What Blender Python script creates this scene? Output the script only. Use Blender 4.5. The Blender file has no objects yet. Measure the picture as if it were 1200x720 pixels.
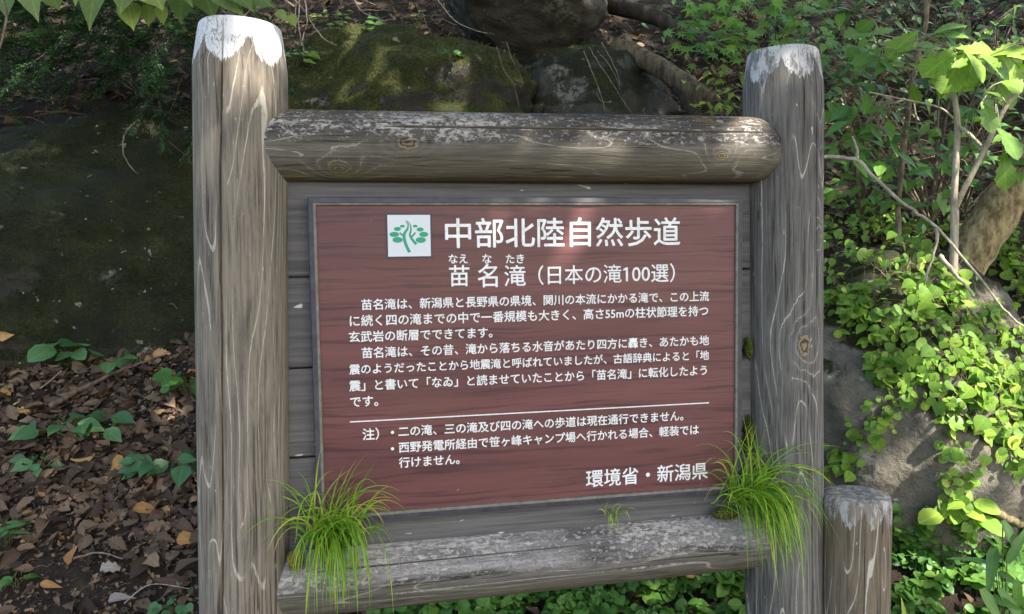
import bpy, bmesh, math, random
import numpy as np
from mathutils import Vector, Matrix, noise as mnoise
from mathutils.bvhtree import BVHTree

random.seed(7)
S = bpy.context.scene
COL = S.collection
R = math.radians

# ------------------------------------------------------------------ camera
CAM = Vector((-0.353, -1.5254, 1.55))
YAW, PITCH, ROLL, F = 0.1933, 0.0635, -0.014, 900.0
PZ = 1.3525                       # height of the panel centre
fw = Vector((math.sin(YAW)*math.cos(PITCH), math.cos(YAW)*math.cos(PITCH), -math.sin(PITCH)))
_r = Vector((math.cos(YAW), -math.sin(YAW), 0)); _u = _r.cross(fw)
rt = _r*math.cos(ROLL) + _u*math.sin(ROLL)
up = -_r*math.sin(ROLL) + _u*math.cos(ROLL)
cd = bpy.data.cameras.new('camera'); cam = bpy.data.objects.new('camera', cd); COL.objects.link(cam)
m = Matrix.Identity(4)
for i in range(3):
    m[i][0] = rt[i]; m[i][1] = up[i]; m[i][2] = -fw[i]; m[i][3] = CAM[i]
cam.matrix_world = m
cd.lens = 27.0; cd.sensor_width = 36.0; cd.clip_start = 0.05; cd.clip_end = 500
S.camera = cam

# ------------------------------------------------------------------ world, sun, exposure
SUN_EL, SUN_AZ = R(46), R(30)      # azimuth from the sign's normal, to the right
SUN = Vector((math.sin(SUN_AZ)*math.cos(SUN_EL), -math.cos(SUN_AZ)*math.cos(SUN_EL), math.sin(SUN_EL)))
w = bpy.data.worlds.new('World'); S.world = w; w.use_nodes = True
nt = w.node_tree; bg = nt.nodes['Background']
sky = nt.nodes.new('ShaderNodeTexSky'); sky.sky_type = 'NISHITA'; sky.sun_disc = False
sky.sun_elevation = SUN_EL; sky.sun_rotation = math.atan2(SUN.x, SUN.y)
sky.air_density = 1.0; sky.dust_density = 1.6
wbm = nt.nodes.new('ShaderNodeMix'); wbm.data_type = 'RGBA'; wbm.blend_type = 'MULTIPLY'; wbm.inputs[0].default_value = 1.
wbm.inputs[7].default_value = (1., .96, .89, 1.); nt.links.new(sky.outputs[0], wbm.inputs[6]); nt.links.new(wbm.outputs[2], bg.inputs[0]); bg.inputs[1].default_value = 0.15
sd = bpy.data.lights.new('sun', 'SUN'); sd.energy = 4.0; sd.angle = R(0.55); sd.color = (1.0, 0.95, 0.86)
so = bpy.data.objects.new('sun', sd); COL.objects.link(so)
so.rotation_euler = (-SUN).to_track_quat('-Z', 'Y').to_euler(); so.location = (3, -5, 8)
S.view_settings.view_transform = 'Standard'; S.view_settings.look = 'None'
S.view_settings.gamma = 1.0; S.view_settings.exposure = 2.1

# ------------------------------------------------------------------ pixel helpers (photo pixels 1200x720)
def ray(px, py):
    return (fw + rt*((px-600)/F) + up*((360-py)/F))
def at(px, py, s):                 # point at forward depth s
    return CAM + ray(px, py)*s
def on(px, py, y=0.0):             # point on the plane Y = y
    d = ray(px, py); return CAM + d*((y-CAM.y)/d.y)

# ------------------------------------------------------------------ object helpers
def tag(o, label=None, cat=None, group=None, kind=None):
    if label: o['label'] = label
    if cat: o['category'] = cat
    if group: o['group'] = group
    if kind: o['kind'] = kind
    return o
def empty(name, loc, label=None, cat=None, group=None):
    o = bpy.data.objects.new(name, None); COL.objects.link(o); o.location = loc
    o.empty_display_size = 0.1
    return tag(o, label, cat, group)
def link(name, me, mats, parent=None, loc=None, rot=None, smooth=False):
    o = bpy.data.objects.new(name, me); COL.objects.link(o)
    for mt in (mats if isinstance(mats, (list, tuple)) else [mats]): me.materials.append(mt)
    mw = Matrix.Identity(4)
    if rot is not None: mw = rot.to_4x4()
    if loc is not None: mw.translation = loc
    if parent:
        o.parent = parent
        pl = parent_loc(parent)
        o.matrix_basis = pl.inverted() @ mw
    else:
        o.matrix_basis = mw
    if smooth:
        me.polygons.foreach_set('use_smooth', [True]*len(me.polygons))
    return o
def parent_loc(p):
    return (parent_loc(p.parent) @ p.matrix_basis) if p.parent else p.matrix_basis.copy()

class MB:
    def __init__(self): self.v = []; self.f = []; self.t = []; self.m = []; self.l = {}
    def add(self, vs, fs, tint=0.5, mat=0, lv=None):
        b = len(self.v); self.v.extend(vs)
        if lv: self.l[b] = lv
        for f in fs:
            self.f.append([i+b for i in f]); self.t.append(tint); self.m.append(mat)
    def mesh(self, name, origin=None):
        me = bpy.data.meshes.new(name)
        vs = [tuple(v) for v in self.v] if origin is None else [tuple(Vector(v)-origin) for v in self.v]
        me.from_pydata(vs, [], self.f)
        a = me.attributes.new('tint', 'FLOAT', 'FACE'); a.data.foreach_set('value', self.t)
        me.polygons.foreach_set('material_index', self.m)
        if self.l:
            q = np.full((len(self.v), 3), 9.0, np.float32)
            for b, lv in self.l.items(): q[b:b+len(lv)] = lv
            a2 = me.attributes.new('blade', 'FLOAT_VECTOR', 'POINT'); a2.data.foreach_set('vector', q.ravel())
        return me
    def build(self, name, mats, parent=None, origin=None, smooth=True):
        o = link(name, self.mesh(name, origin), mats, parent, loc=origin, smooth=smooth)
        return o
    def box(self, lo, hi, mat=0, tint=.5):
        x0, y0, z0 = lo; x1, y1, z1 = hi
        self.add([(x0,y0,z0),(x1,y0,z0),(x1,y1,z0),(x0,y1,z0),(x0,y0,z1),(x1,y0,z1),(x1,y1,z1),(x0,y1,z1)],
                 [(0,3,2,1),(4,5,6,7),(0,1,5,4),(1,2,6,5),(2,3,7,6),(3,0,4,7)], tint, mat)
    def tube(self, pts, radii, n=6, tint=.5, mat=0):
        pts = [Vector(p) for p in pts]
        if not isinstance(radii, (list, tuple)): radii = [radii]*len(pts)
        vs = []; ref = Vector((.3, .2, .93))
        for i, p in enumerate(pts):
            d = (pts[min(i+1, len(pts)-1)]-pts[max(i-1, 0)]).normalized()
            a = d.cross(ref)
            if a.length < .05: a = d.cross(Vector((1, 0, 0)))
            a.normalize(); b = d.cross(a)
            for k in range(n):
                q = 2*math.pi*k/n
                vs.append(p+(a*math.cos(q)+b*math.sin(q))*radii[i])
        fs = [(i*n+k, i*n+(k+1) % n, (i+1)*n+(k+1) % n, (i+1)*n+k) for i in range(len(pts)-1) for k in range(n)]
        fs.append(tuple(range(n-1, -1, -1))); fs.append(tuple(range((len(pts)-1)*n, len(pts)*n)))
        self.add(vs, fs, tint, mat)
    def leaf(self, base, d, nrm, L, W, prof, fold=.25, droop=.15, tint=.5, mat=0, curl=0., ripple=0.):
        """a folded leaf blade: prof = [(t along, half width)]"""
        d = d.normalized(); side = d.cross(nrm)
        if side.length < 1e-4: side = d.cross(Vector((.31, .87, .4)))
        side.normalize(); n = side.cross(d).normalized()
        vs = []; k = len(prof)
        for i, (t, wd) in enumerate(prof):
            c = base + d*(L*t) - n*(droop*L*t*t) + n*(curl*L*math.sin(t*4.0))
            hw = W*wd
            rp = ripple*L*(1 if i % 2 else -1)
            vs += [c, c+side*hw+n*(fold*hw+rp), c-side*hw+n*(fold*hw-rp)]
        fs = []
        for i in range(k-1):
            a, b = 3*i, 3*i+3
            fs.append((a, b, b+1, a+1)); fs.append((a, a+2, b+2, b))
        self.add(vs, fs, tint, mat, [(t, o*wd, 0) for (t, wd) in prof for o in (0, 1, -1)] if L > .02 else None)
    def fan(self, base, d, nrm, pts, L, tint=.5, mat=0, cup=.1):
        """flat outline leaf; pts in (along, side) units of L"""
        d = d.normalized(); side = d.cross(nrm)
        if side.length < 1e-4: side = d.cross(Vector((.31, .87, .4)))
        side.normalize(); n = side.cross(d).normalized()
        cx = sum(p[0] for p in pts)/len(pts)
        vs = [base+d*(L*cx)]
        for (a, b) in pts:
            vs.append(base+d*(L*a)+side*(L*b)-n*(cup*L*((a-cx)**2+b*b)))
        k = len(pts)
        self.add(vs, [(0, 1+i, 1+(i+1) % k) for i in range(k)], tint, mat)

OVATE = [(0, .02), (.15, .34), (.35, .5), (.6, .4), (.82, .17), (1, .0)]
OVATE4 = [(0, .04), (.3, .5), (.65, .38), (1, .0)]
HEART = [(-.06, .22), (.06, .46), (.22, .55), (.45, .5), (.68, .3), (.85, .1), (1, 0)]
ROUND = [(0, .05), (.15, .38), (.45, .52), (.75, .42), (.93, .2), (1, .05)]
LANCE = [(0, .25), (.2, .5), (.5, .42), (.8, .2), (1, 0)]
LOBED = [(0, .03), (.12, .16), (.2, .14), (.3, .3), (.37, .25), (.5, .44), (.57, .36), (.7, .5), (.77, .38), (.87, .34), (.94, .16), (1, 0)]
RAG = [(0, .1), (.1, .45), (.22, .3), (.35, .55), (.5, .35), (.62, .5), (.7, .2), (.78, .22)]
BLADE = [(0, .5), (.5, .5), (1, 0)]
def maple_pts():
    out = []
    for k, (ang, ln) in enumerate([(-125, .45), (-82, .72), (-40, .92), (0, 1.0), (40, .92), (82, .72), (125, .45)]):
        a0 = R(ang-20); a1 = R(ang+20); a = R(ang)
        out.append((.33+.26*math.cos(a0), .26*math.sin(a0)))
        for off, fr in ((-7, .62), (0, 1.0), (7, .62)):
            q = R(ang+off); out.append((.33+.62*ln*fr*math.cos(q)*1.05, .62*ln*fr*math.sin(q)*1.05))
    out.append((.33-.18, 0.02))
    return out
MAPLE = maple_pts()
def rv(a=1.0):
    return Vector((random.uniform(-a, a), random.uniform(-a, a), random.uniform(-a, a)))
def U(a, b): return random.uniform(a, b)

# ------------------------------------------------------------------ material helpers
class NT:
    def __init__(self, name):
        self.mat = bpy.data.materials.new(name); self.mat.use_nodes = True
        self.t = self.mat.node_tree; self.t.nodes.clear()
        self.out = self.t.nodes.new('ShaderNodeOutputMaterial')
        self.co = self.t.nodes.new('ShaderNodeTexCoord').outputs['Object']
    def n(self, ty, **kw):
        x = self.t.nodes.new(ty)
        for k, v in kw.items(): setattr(x, k, v)
        return x
    def set(self, sock, v):
        if v is None: return
        if hasattr(v, 'is_linked') or isinstance(v, bpy.types.NodeSocket): self.t.links.new(v, sock)
        else: sock.default_value = v
    def math(self, op, a, b=None, c=None, clamp=False):
        x = self.n('ShaderNodeMath', operation=op, use_clamp=clamp)
        self.set(x.inputs[0], a); self.set(x.inputs[1], b); self.set(x.inputs[2], c)
        return x.outputs[0]
    def map(self, v, a, b, c=0., d=1., smooth=True):
        x = self.n('ShaderNodeMapRange'); x.interpolation_type = 'SMOOTHSTEP' if smooth else 'LINEAR'
        x.clamp = True
        self.set(x.inputs['Value'], v)
        for k, q in (('From Min', a), ('From Max', b), ('To Min', c), ('To Max', d)): self.set(x.inputs[k], q)
        return x.outputs['Result']
    def scale(self, v, s):
        x = self.n('ShaderNodeMapping'); self.set(x.inputs['Vector'], v)
        x.inputs['Scale'].default_value = s; return x.outputs[0]
    def noise(self, v, sc=1., det=3., ro=.55, wv=0., dist=0.):
        x = self.n('ShaderNodeTexNoise', noise_dimensions='4D')
        self.set(x.inputs['Vector'], v); x.inputs['W'].default_value = wv
        x.inputs['Scale'].default_value = sc; x.inputs['Detail'].default_value = det
        x.inputs['Roughness'].default_value = ro; x.inputs['Distortion'].default_value = dist
        return x.outputs['Fac']
    def mix(self, f, a, b, mode='MIX'):
        x = self.n('ShaderNodeMix', data_type='RGBA', blend_type=mode)
        self.set(x.inputs[0], f)
        for i, q in ((6, a), (7, b)):
            if isinstance(q, tuple): q = (*q[:3], 1.)
            self.set(x.inputs[i], q)
        return x.outputs[2]
    def ramp(self, f, stops, const=False):
        x = self.n('ShaderNodeValToRGB'); self.set(x.inputs[0], f)
        cr = x.color_ramp; cr.interpolation = 'CONSTANT' if const else 'LINEAR'
        while len(cr.elements) < len(stops): cr.elements.new(.5)
        for e, (p, c) in zip(cr.elements, stops): e.position = p; e.color = (*c, 1.)
        return x.outputs[0]
    def xyz(self, v):
        x = self.n('ShaderNodeSeparateXYZ'); self.set(x.inputs[0], v); return x.outputs
    def bump(self, h, st=.3, dist=.01, nrm=None):
        x = self.n('ShaderNodeBump'); x.inputs['Strength'].default_value = st; x.inputs['Distance'].default_value = dist
        self.set(x.inputs['Height'], h); self.set(x.inputs['Normal'], nrm); return x.outputs[0]
    def bsdf(self, col, rough=.8, nrm=None, spec=.4, metal=0.):
        b = self.n('ShaderNodeBsdfPrincipled')
        if isinstance(col, tuple): col = (*col[:3], 1.)
        self.set(b.inputs['Base Color'], col); self.set(b.inputs['Roughness'], rough); self.set(b.inputs['Normal'], nrm)
        b.inputs['Specular IOR Level'].default_value = spec; b.inputs['Metallic'].default_value = metal
        return b.outputs[0]
    def done(self, sh):
        self.t.links.new(sh, self.out.inputs['Surface']); return self.mat
    def attr(self, name='tint'):
        x = self.n('ShaderNodeAttribute', attribute_name=name); return x.outputs['Fac']

def leaf_mat(name, stops, transl=.35, rough=.45, spec=.35, spots=0., const=False, vein=.6):
    t = NT(name)
    c = t.ramp(t.attr(), stops, const)
    nz = t.noise(t.co, 60., 2., .5)
    c = t.mix(t.map(nz, .3, .7, 0., .35), c, t.mix(1.0, c, (.6, .62, .5), 'MULTIPLY'))
    at_ = t.n('ShaderNodeAttribute', attribute_name='blade'); bt, ba, _z = t.xyz(at_.outputs['Vector'])
    aa = t.math('ABSOLUTE', ba)
    midrib = t.map(aa, .012, .04, 1., 0.)
    lat = t.math('MULTIPLY', t.map(t.math('ABSOLUTE', t.math('SUBTRACT', t.math('FRACT', t.math('MULTIPLY', t.math('SUBTRACT', bt, t.math('MULTIPLY', aa, .7)), 6.5)), .5)), .03, .10, 1., 0.), .55)
    vn = t.math('MULTIPLY', t.math('MAXIMUM', midrib, lat), t.map(aa, 1., 1.2, vein, 0.))
    c = t.mix(vn, c, t.mix(1.0, c, (1.7, 1.6, 1.5), 'MULTIPLY'))
    if spots:
        c = t.mix(t.map(t.noise(t.co, 45., 3., .6, 3.), .62, .68, 0., spots), c, (.16, .10, .04))
    sh = t.bsdf(c, rough, t.bump(nz, .25, .004), spec)
    tr = t.n('ShaderNodeBsdfTranslucent')
    t.t.links.new(t.mix(1.0, c, (1.0, 1.15, .6), 'MULTIPLY'), tr.inputs[0])
    mx = t.n('ShaderNodeMixShader'); mx.inputs[0].default_value = transl
    t.t.links.new(sh, mx.inputs[1]); t.t.links.new(tr.outputs[0], mx.inputs[2])
    return t.done(mx.outputs[0])

def wood_mat(name, seed, base=(.20, .175, .145), mid=(.28, .24, .2), dark=(.055, .049, .042), pale=(.44, .40, .33),
             cap=None, knots=(), lichen=0., rust=0., bleach=0., cap_patch=0., olive=0., lines=1.0, scal=3., phase=0., cap_amp=.03, cap_mix=(.60, .59, .585)):
    """weathered log: local Z is the grain"""
    t = NT(name); co = t.co; x, y, z = t.xyz(co)
    field = t.noise(t.scale(co, (8, 8, .9)), 1., 2., .45, seed)
    kmask = None
    for (kx, ky, kz, kr) in knots:
        dv = t.n('ShaderNodeVectorMath', operation='DISTANCE')
        mp = t.scale(co, (1, 1, .62)); t.t.links.new(mp, dv.inputs[0]); dv.inputs[1].default_value = (kx, ky, kz*.62)
        dd = t.math('ADD', t.math('DIVIDE', dv.outputs['Value'], kr), t.math('MULTIPLY', t.math('SUBTRACT', t.noise(co, 90., 4., .7, seed+30), .5), .9))
        g = t.math('POWER', 2.718, t.math('MULTIPLY', t.math('MULTIPLY', dd, dd), -.22))
        field = t.math('ADD', field, t.math('MULTIPLY', g, .16))
        inside = t.map(dd, .8, 1.05, 1., 0.)
        ring = t.map(t.math('ABSOLUTE', t.math('SUBTRACT', t.math('FRACT', t.math('MULTIPLY', dd, 2.6)), .5)), .1, .4)
        kmask = (inside, ring) if kmask is None else (t.math('MAXIMUM', kmask[0], inside), t.mix(inside, kmask[1], ring))
    grain = t.noise(t.scale(co, (200, 200, 8)), 1., 5., .75, seed+1)
    streak = t.noise(t.scale(co, (30, 30, 2.4)), 1., 5., .7, seed+2)
    blot = t.noise(t.scale(co, (7, 7, 3)), 1., 4., .6, seed+3)
    c = t.mix(t.map(streak, .25, .75), base, mid)
    c = t.mix(t.map(grain, .36, .60, .8, 0.), c, dark)
    c = t.mix(t.map(t.noise(t.scale(co, (300, 300, 9)), 1., 2., .6, seed+15), .52, .7, 0., .35), c, mid)
    c = t.mix(t.map(blot, .5, .75, 0., .4), c, dark)
    ck = t.noise(t.scale(co, (48, 48, .9)), 1., 3., .6, seed+16)
    ckm = t.math('MULTIPLY', t.map(t.math('ABSOLUTE', t.math('SUBTRACT', ck, .5)), .004, .012, 1., 0.), t.map(t.noise(t.scale(co, (12, 12, 4)), 1., 2., .5, seed+17), .46, .54))
    c = t.mix(t.math('MULTIPLY', ckm, .85), c, (.02, .017, .014))
    dirt = t.map(t.noise(t.scale(co, (60, 60, 14)), 1., 5., .75, seed+18), .5, .68, 0., .45)
    c = t.mix(dirt, c, dark)
    # growth-ring contours: faint bands and flaking pale lines
    ph = t.math('FRACT', t.math('MULTIPLY', field, 19.))
    ph = t.math('ADD', ph, t.math('MULTIPLY', t.math('SUBTRACT', t.noise(t.scale(co, (110, 110, 40)), 1., 3., .7, seed+19), .5), .10))
    dlt = t.math('ABSOLUTE', t.math('SUBTRACT', ph, .5))
    c = t.mix(t.map(dlt, .0, .5, .35, 0.), c, mid)
    msk = t.map(t.noise(t.scale(co, (22, 22, 3.2)), 1., 3., .6, seed+5), .41, .50)
    brk = t.map(t.noise(t.scale(co, (90, 90, 22)), 1., 3., .65, seed+6), .30, .42)
    wid = t.map(t.noise(t.scale(co, (14, 14, 5)), 1., 2., .5, seed+7), .3, .7, .018, .065)
    brk = t.math('MULTIPLY', brk, t.map(t.noise(t.scale(co, (260, 260, 45)), 1., 3., .7, seed+26), .36, .46, .3, 1.))
    ln = t.math('MULTIPLY', t.map(dlt, t.math('MULTIPLY', wid, .4), wid, 1., 0.), t.math('MULTIPLY', msk, brk))
    specks = t.map(t.noise(t.scale(co, (130, 130, 45)), 1., 2., .5, seed+8), .70, .74)
    ln = t.math('MAXIMUM', ln, t.math('MULTIPLY', specks, t.map(blot, .4, .6)))
    c = t.mix(t.math('MULTIPLY', ln, .9*lines), c, pale)
    field_ = None
    h = t.math('ADD', t.math('MULTIPLY', grain, .8), t.math('MULTIPLY', streak, .6)); h = t.math('SUBTRACT', h, t.math('MULTIPLY', ckm, .8))
    if kmask:
        c = t.mix(kmask[0], c, t.mix(kmask[1], (.06, .045, .032), (.24, .19, .125)))
    if lichen or olive:
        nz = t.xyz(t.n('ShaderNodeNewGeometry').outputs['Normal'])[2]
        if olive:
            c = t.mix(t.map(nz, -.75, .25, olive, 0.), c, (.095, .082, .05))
            c = t.mix(t.math('MULTIPLY', t.map(nz, -.95, -.9), t.math('MULTIPLY', t.map(nz, -.80, -.88), t.map(t.noise(t.scale(co, (50, 50, 5)), 1., 3., .6, seed+9), .5, .6))), c, (.22, .19, .06))
        if lichen:
            tm = t.map(nz, -.18, .22)
            l1 = t.noise(t.scale(co, (150, 150, 85)), 1., 5., .8, seed+10)
            l2 = t.noise(t.scale(co, (11, 11, 3.2)), 1., 3., .6, seed+11)
            c = t.mix(t.math('MULTIPLY', tm, t.map(l2, .40, .62, .9, .35)), c, (.030, .027, .027))
            if bleach: c = t.mix(t.math('MULTIPLY', t.map(t.math('ADD', nz, t.math('MULTIPLY', t.math('SUBTRACT', t.noise(t.scale(co, (26, 26, 5)), 1., 5., .75, seed+28), .5), 1.5)), -.15, .30), t.map(t.noise(t.scale(co, (16, 16, 3)), 1., 4., .65, seed+13), .32, .55, .10, bleach)), c, t.mix(grain, (.19, .172, .165), (.46, .43, .415)))
            thr = t.math('SUBTRACT', .67-.16*lichen, t.math('MULTIPLY', t.math('SUBTRACT', l2, .5), .45))
            sp = t.math('MULTIPLY', t.map(t.math('SUBTRACT', l1, thr), 0., .05), t.map(nz, -.12, .15))
            c = t.mix(t.math('MULTIPLY', sp, .9), c, t.mix(t.noise(t.scale(co, (160, 160, 60)), 1., 3., .7, seed+14), (.20, .175, .165), (.58, .54, .50)))
            h = t.math('ADD', h, t.math('MULTIPLY', sp, .6))
        if rust:
            rm = t.math('MULTIPLY', t.map(nz, .5, .75), t.map(t.noise(t.scale(co, (60, 60, 20)), 1., 4., .7, seed+12), .5, .6))
            c = t.mix(t.math('MULTIPLY', rm, rust), c, (.22, .13, .035))
    if cap is not None:
        th = t.math('ARCTAN2', y, x)
        th = t.math('ADD', th, t.math('MULTIPLY', t.math('SUBTRACT', t.noise(t.scale(co, (14, 14, 14)), 1., 2., .5, seed+20), .5), .5))
        sc = t.math('ABSOLUTE', t.math('SINE', t.math('ADD', t.math('MULTIPLY', th, scal), phase)))
        edge = t.math('SUBTRACT', cap, t.math('MULTIPLY', t.math('POWER', sc, .8), cap_amp))
        jag = t.math('MULTIPLY', t.math('SUBTRACT', t.noise(t.scale(co, (90, 90, 9)), 1., 4., .7, seed+21), .5), .020); jag = t.math('ADD', jag, t.math('MULTIPLY', t.math('SUBTRACT', t.noise(t.scale(co, (210, 210, 22)), 1., 3., .7, seed+29), .5), .034))
        zz = t.math('SUBTRACT', t.math('ADD', z, jag), edge)
        cm = t.map(zz, 0., .003); cm = t.math('MULTIPLY', cm, t.math('ADD', t.map(t.noise(t.scale(co, (200, 200, 30)), 1., 4., .75, seed+31), .36, .50, .15, 1.), t.map(zz, .004, .022, 0., .8), None, True))
        # growth rings showing as scallops inside the bare white wood
        cn = t.noise(t.scale(co, (55, 55, 24)), 1., 4., .65, seed+22)
        rg = t.math('FRACT', t.math('MULTIPLY', cn, 9.))
        gl = t.math('MULTIPLY', t.map(t.math('ABSOLUTE', t.math('SUBTRACT', rg, .5)), .05, .20, 1., 0.),
                    t.map(t.noise(t.scale(co, (22, 22, 14)), 1., 3., .6, seed+23), .46, .58))
        gl = t.math('MAXIMUM', gl, t.map(t.noise(t.scale(co, (120, 120, 20)), 1., 4., .7, seed+27), .58, .66, 0., .7))
        if cap_patch: cm = t.math('MULTIPLY', cm, t.map(t.noise(t.scale(co, (75, 75, 22)), 1., 5., .72, seed+25), .52-.2*(1-cap_patch), .60-.2*(1-cap_patch), .25, 1.))
        white = t.mix(t.math('MULTIPLY', gl, .8), cap_mix, (.10, .088, .095))
        c = t.mix(cm, c, white)
    return t.done(t.bsdf(c, t.map(grain, .3, .7, .86, .97), t.bump(h, .8, .006), .15))

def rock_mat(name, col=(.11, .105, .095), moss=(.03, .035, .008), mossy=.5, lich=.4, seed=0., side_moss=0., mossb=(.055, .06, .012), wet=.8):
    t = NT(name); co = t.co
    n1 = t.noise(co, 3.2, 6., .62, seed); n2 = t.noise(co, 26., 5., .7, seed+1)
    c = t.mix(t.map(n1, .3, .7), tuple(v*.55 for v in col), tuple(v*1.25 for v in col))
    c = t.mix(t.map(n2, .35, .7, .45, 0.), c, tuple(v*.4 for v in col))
    l = t.math('MULTIPLY', t.map(t.noise(co, 5.5, 3., .5, seed+2), .56, .66), t.map(t.noise(co, 40., 4., .7, seed+3), .47, .53))
    c = t.mix(t.math('MULTIPLY', l, lich), c, (.26, .26, .20))
    dots = t.math('MULTIPLY', t.map(t.noise(co, 24., 3., .55, seed+8), .655, .68), t.map(t.noise(co, 3., 2., .5, seed+9), .42, .58))
    nz = t.xyz(t.n('ShaderNodeNewGeometry').outputs['Normal'])[2]
    mm = t.math('ADD', t.math('MULTIPLY', nz, .5), t.math('SUBTRACT', t.noise(co, 4., 5., .65, seed+4), .5))
    mk = t.map(mm, .42-mossy*.55-side_moss, .52-mossy*.55-side_moss)
    f1 = t.noise(co, 95., 4., .75, seed+5); f2 = t.noise(co, 7., 3., .6, seed+6)
    mc = t.mix(t.map(f1, .3, .7), tuple(v*.35 for v in moss), t.mix(t.map(f2, .35, .65), moss, mossb))
    c = t.mix(mk, c, mc); c = t.mix(t.math('MULTIPLY', dots, lich), c, (.30, .33, .24))
    h = t.math('ADD', t.math('MULTIPLY', n2, .6), t.math('MULTIPLY', t.math('MULTIPLY', f1, mk), .9))
    return t.done(t.bsdf(c, wet, t.bump(h, 1.0, .03), .3))

def plain_bark(name, a, b, sc=30., seed=0.):
    t = NT(name); n1 = t.noise(t.scale(t.co, (1, 1, .35)), sc, 5., .7, seed)
    c = t.mix(t.map(n1, .35, .65), a, b)
    return t.done(t.bsdf(c, .9, t.bump(n1, .7, .008), .2))

def soil_mat():
    t = NT('forest_soil'); co = t.co
    a = t.noise(co, 9., 6., .7); b = t.noise(co, 70., 5., .75, 2.)
    c = t.ramp(a, [(.25, (.012, .009, .007)), (.5, (.026, .019, .013)), (.75, (.05, .036, .024))])
    c = t.mix(t.map(b, .55, .7, 0., .5), c, (.085, .06, .04))
    return t.done(t.bsdf(c, .95, t.bump(b, .9, .02), .2))

# ------------------------------------------------------------------ ground
def fwd(p):                                      # (s, t): forward and sideways from the camera
    d = p-CAM; return d.x*math.sin(YAW)+d.y*math.cos(YAW), d.x*math.cos(YAW)-d.y*math.sin(YAW)
def world_st(s, t, z=0.):
    return Vector((CAM.x+s*math.sin(YAW)+t*math.cos(YAW), CAM.y+s*math.cos(YAW)-t*math.sin(YAW), z))
LS = ([-40, .5, 1.5, 2.15, 3.1, 3.35, 3.8, 5, 8, 14, 40], [0, 0, .25, .52, 1.16, 1.55, 2.2, 3.2, 5.2, 9, 24])
RS = ([-40, .5, 1.5, 2.1, 2.5, 2.85, 3.5, 5, 8, 14, 40], [0, 0, .25, .56, .78, 1.35, 1.9, 3.0, 5.2, 9, 24])
def height(s, t):
    k = min(1, max(0, (t-.1)/.8)); k = k*k*(3-2*k)
    z = float(np.interp(s, *LS))*(1-k)+float(np.interp(s, *RS))*k
    a = min(1, max(0, (s-1.2)/1.5))
    z += .05*(.3+a)*mnoise.noise((s*1.7, t*1.7, 3.))+.018*mnoise.noise((s*7, t*7, 1.))
    z += .5*max(0, min(1, (s-5)/4))*mnoise.noise((s*.4, t*.4, 9.))
    return z
def gpt(s, t, dz=0.): return world_st(s, t, height(s, t)+dz)
ss = list(np.linspace(-40, -4, 8))+list(np.linspace(-3, 1.4, 16))+list(np.linspace(1.5, 5.5, 130))+list(np.linspace(5.7, 14, 36))+list(np.linspace(16, 40, 8))
ts = list(np.linspace(-40, -6, 10))+list(np.linspace(-5.5, -3.3, 12))+list(np.linspace(-3.2, 3.4, 200))+list(np.linspace(3.6, 6, 12))+list(np.linspace(7, 40, 10))
g = MB(); NTt = len(ts)
g.add([gpt(s, t) for s in ss for t in ts],
      [(i*NTt+j, i*NTt+j+1, (i+1)*NTt+j+1, (i+1)*NTt+j) for i in range(len(ss)-1) for j in range(NTt-1)])
ground = g.build('hillside_ground', soil_mat()); tag(ground, kind='structure')
BV = [BVHTree.FromPolygons([tuple(v) for v in g.v], g.f)]
def hit(px, py, bvs=None):
    d = ray(px, py).normalized(); best = None
    for b in (bvs or BV):
        r = b.ray_cast(CAM, d)
        if r[0] is not None and (best is None or r[3] < best[2]): best = (r[0], r[1] if r[1].dot(d) < 0 else -r[1], r[3])
    return best

# ------------------------------------------------------------------ rocks
def rock(name, c, rad, seed, mat, label, rotz=0., tilt=(0, 0), cuts=9, sub=5, rough=.10, cat='rock', lo=.74, hi=.95):
    bm = bmesh.new(); bmesh.ops.create_icosphere(bm, subdivisions=sub, radius=1.)
    rs = random.Random(seed); pl = []
    for _ in range(cuts):
        v = Vector((rs.gauss(0, 1), rs.gauss(0, 1), rs.gauss(0, 1))).normalized(); pl.append((v, rs.uniform(lo, hi)))
    off = Vector((seed*3.1, seed*1.7, seed*.9))
    M = Matrix.Rotation(rotz, 3, 'Z') @ Matrix.Rotation(tilt[0], 3, 'X') @ Matrix.Rotation(tilt[1], 3, 'Y')
    for v in bm.verts:
        p = v.co.copy()
        for n, d in pl:
            e = p.dot(n)-d
            if e > 0: p -= n*e*.9
        q = p*1.3+off
        p *= 1+rough*mnoise.fractal(q, 1., 2.1, 5)+.045*mnoise.noise(q*5)+.02*mnoise.noise(q*14)+.008*mnoise.noise(q*33)
        v.co = M @ Vector((p.x*rad[0], p.y*rad[1], p.z*rad[2]))
    me = bpy.data.meshes.new(name); bm.to_mesh(me); bm.free()
    o = link(name, me, mat, loc=c, smooth=True); tag(o, label, cat)
    ROCKS.append(o)
    BV.append(BVHTree.FromPolygons([tuple(v.co+c) for v in me.vertices], [tuple(p.vertices) for p in me.polygons]))
    return o
ROCKS = []
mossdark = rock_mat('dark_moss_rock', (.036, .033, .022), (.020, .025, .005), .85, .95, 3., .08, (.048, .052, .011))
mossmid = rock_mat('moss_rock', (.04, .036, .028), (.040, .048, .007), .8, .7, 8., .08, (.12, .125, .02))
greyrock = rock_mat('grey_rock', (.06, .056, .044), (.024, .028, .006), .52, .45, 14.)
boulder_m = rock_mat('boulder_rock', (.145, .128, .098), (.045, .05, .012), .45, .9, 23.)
HD = Matrix.Rotation(-YAW, 3, 'Z')
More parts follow.
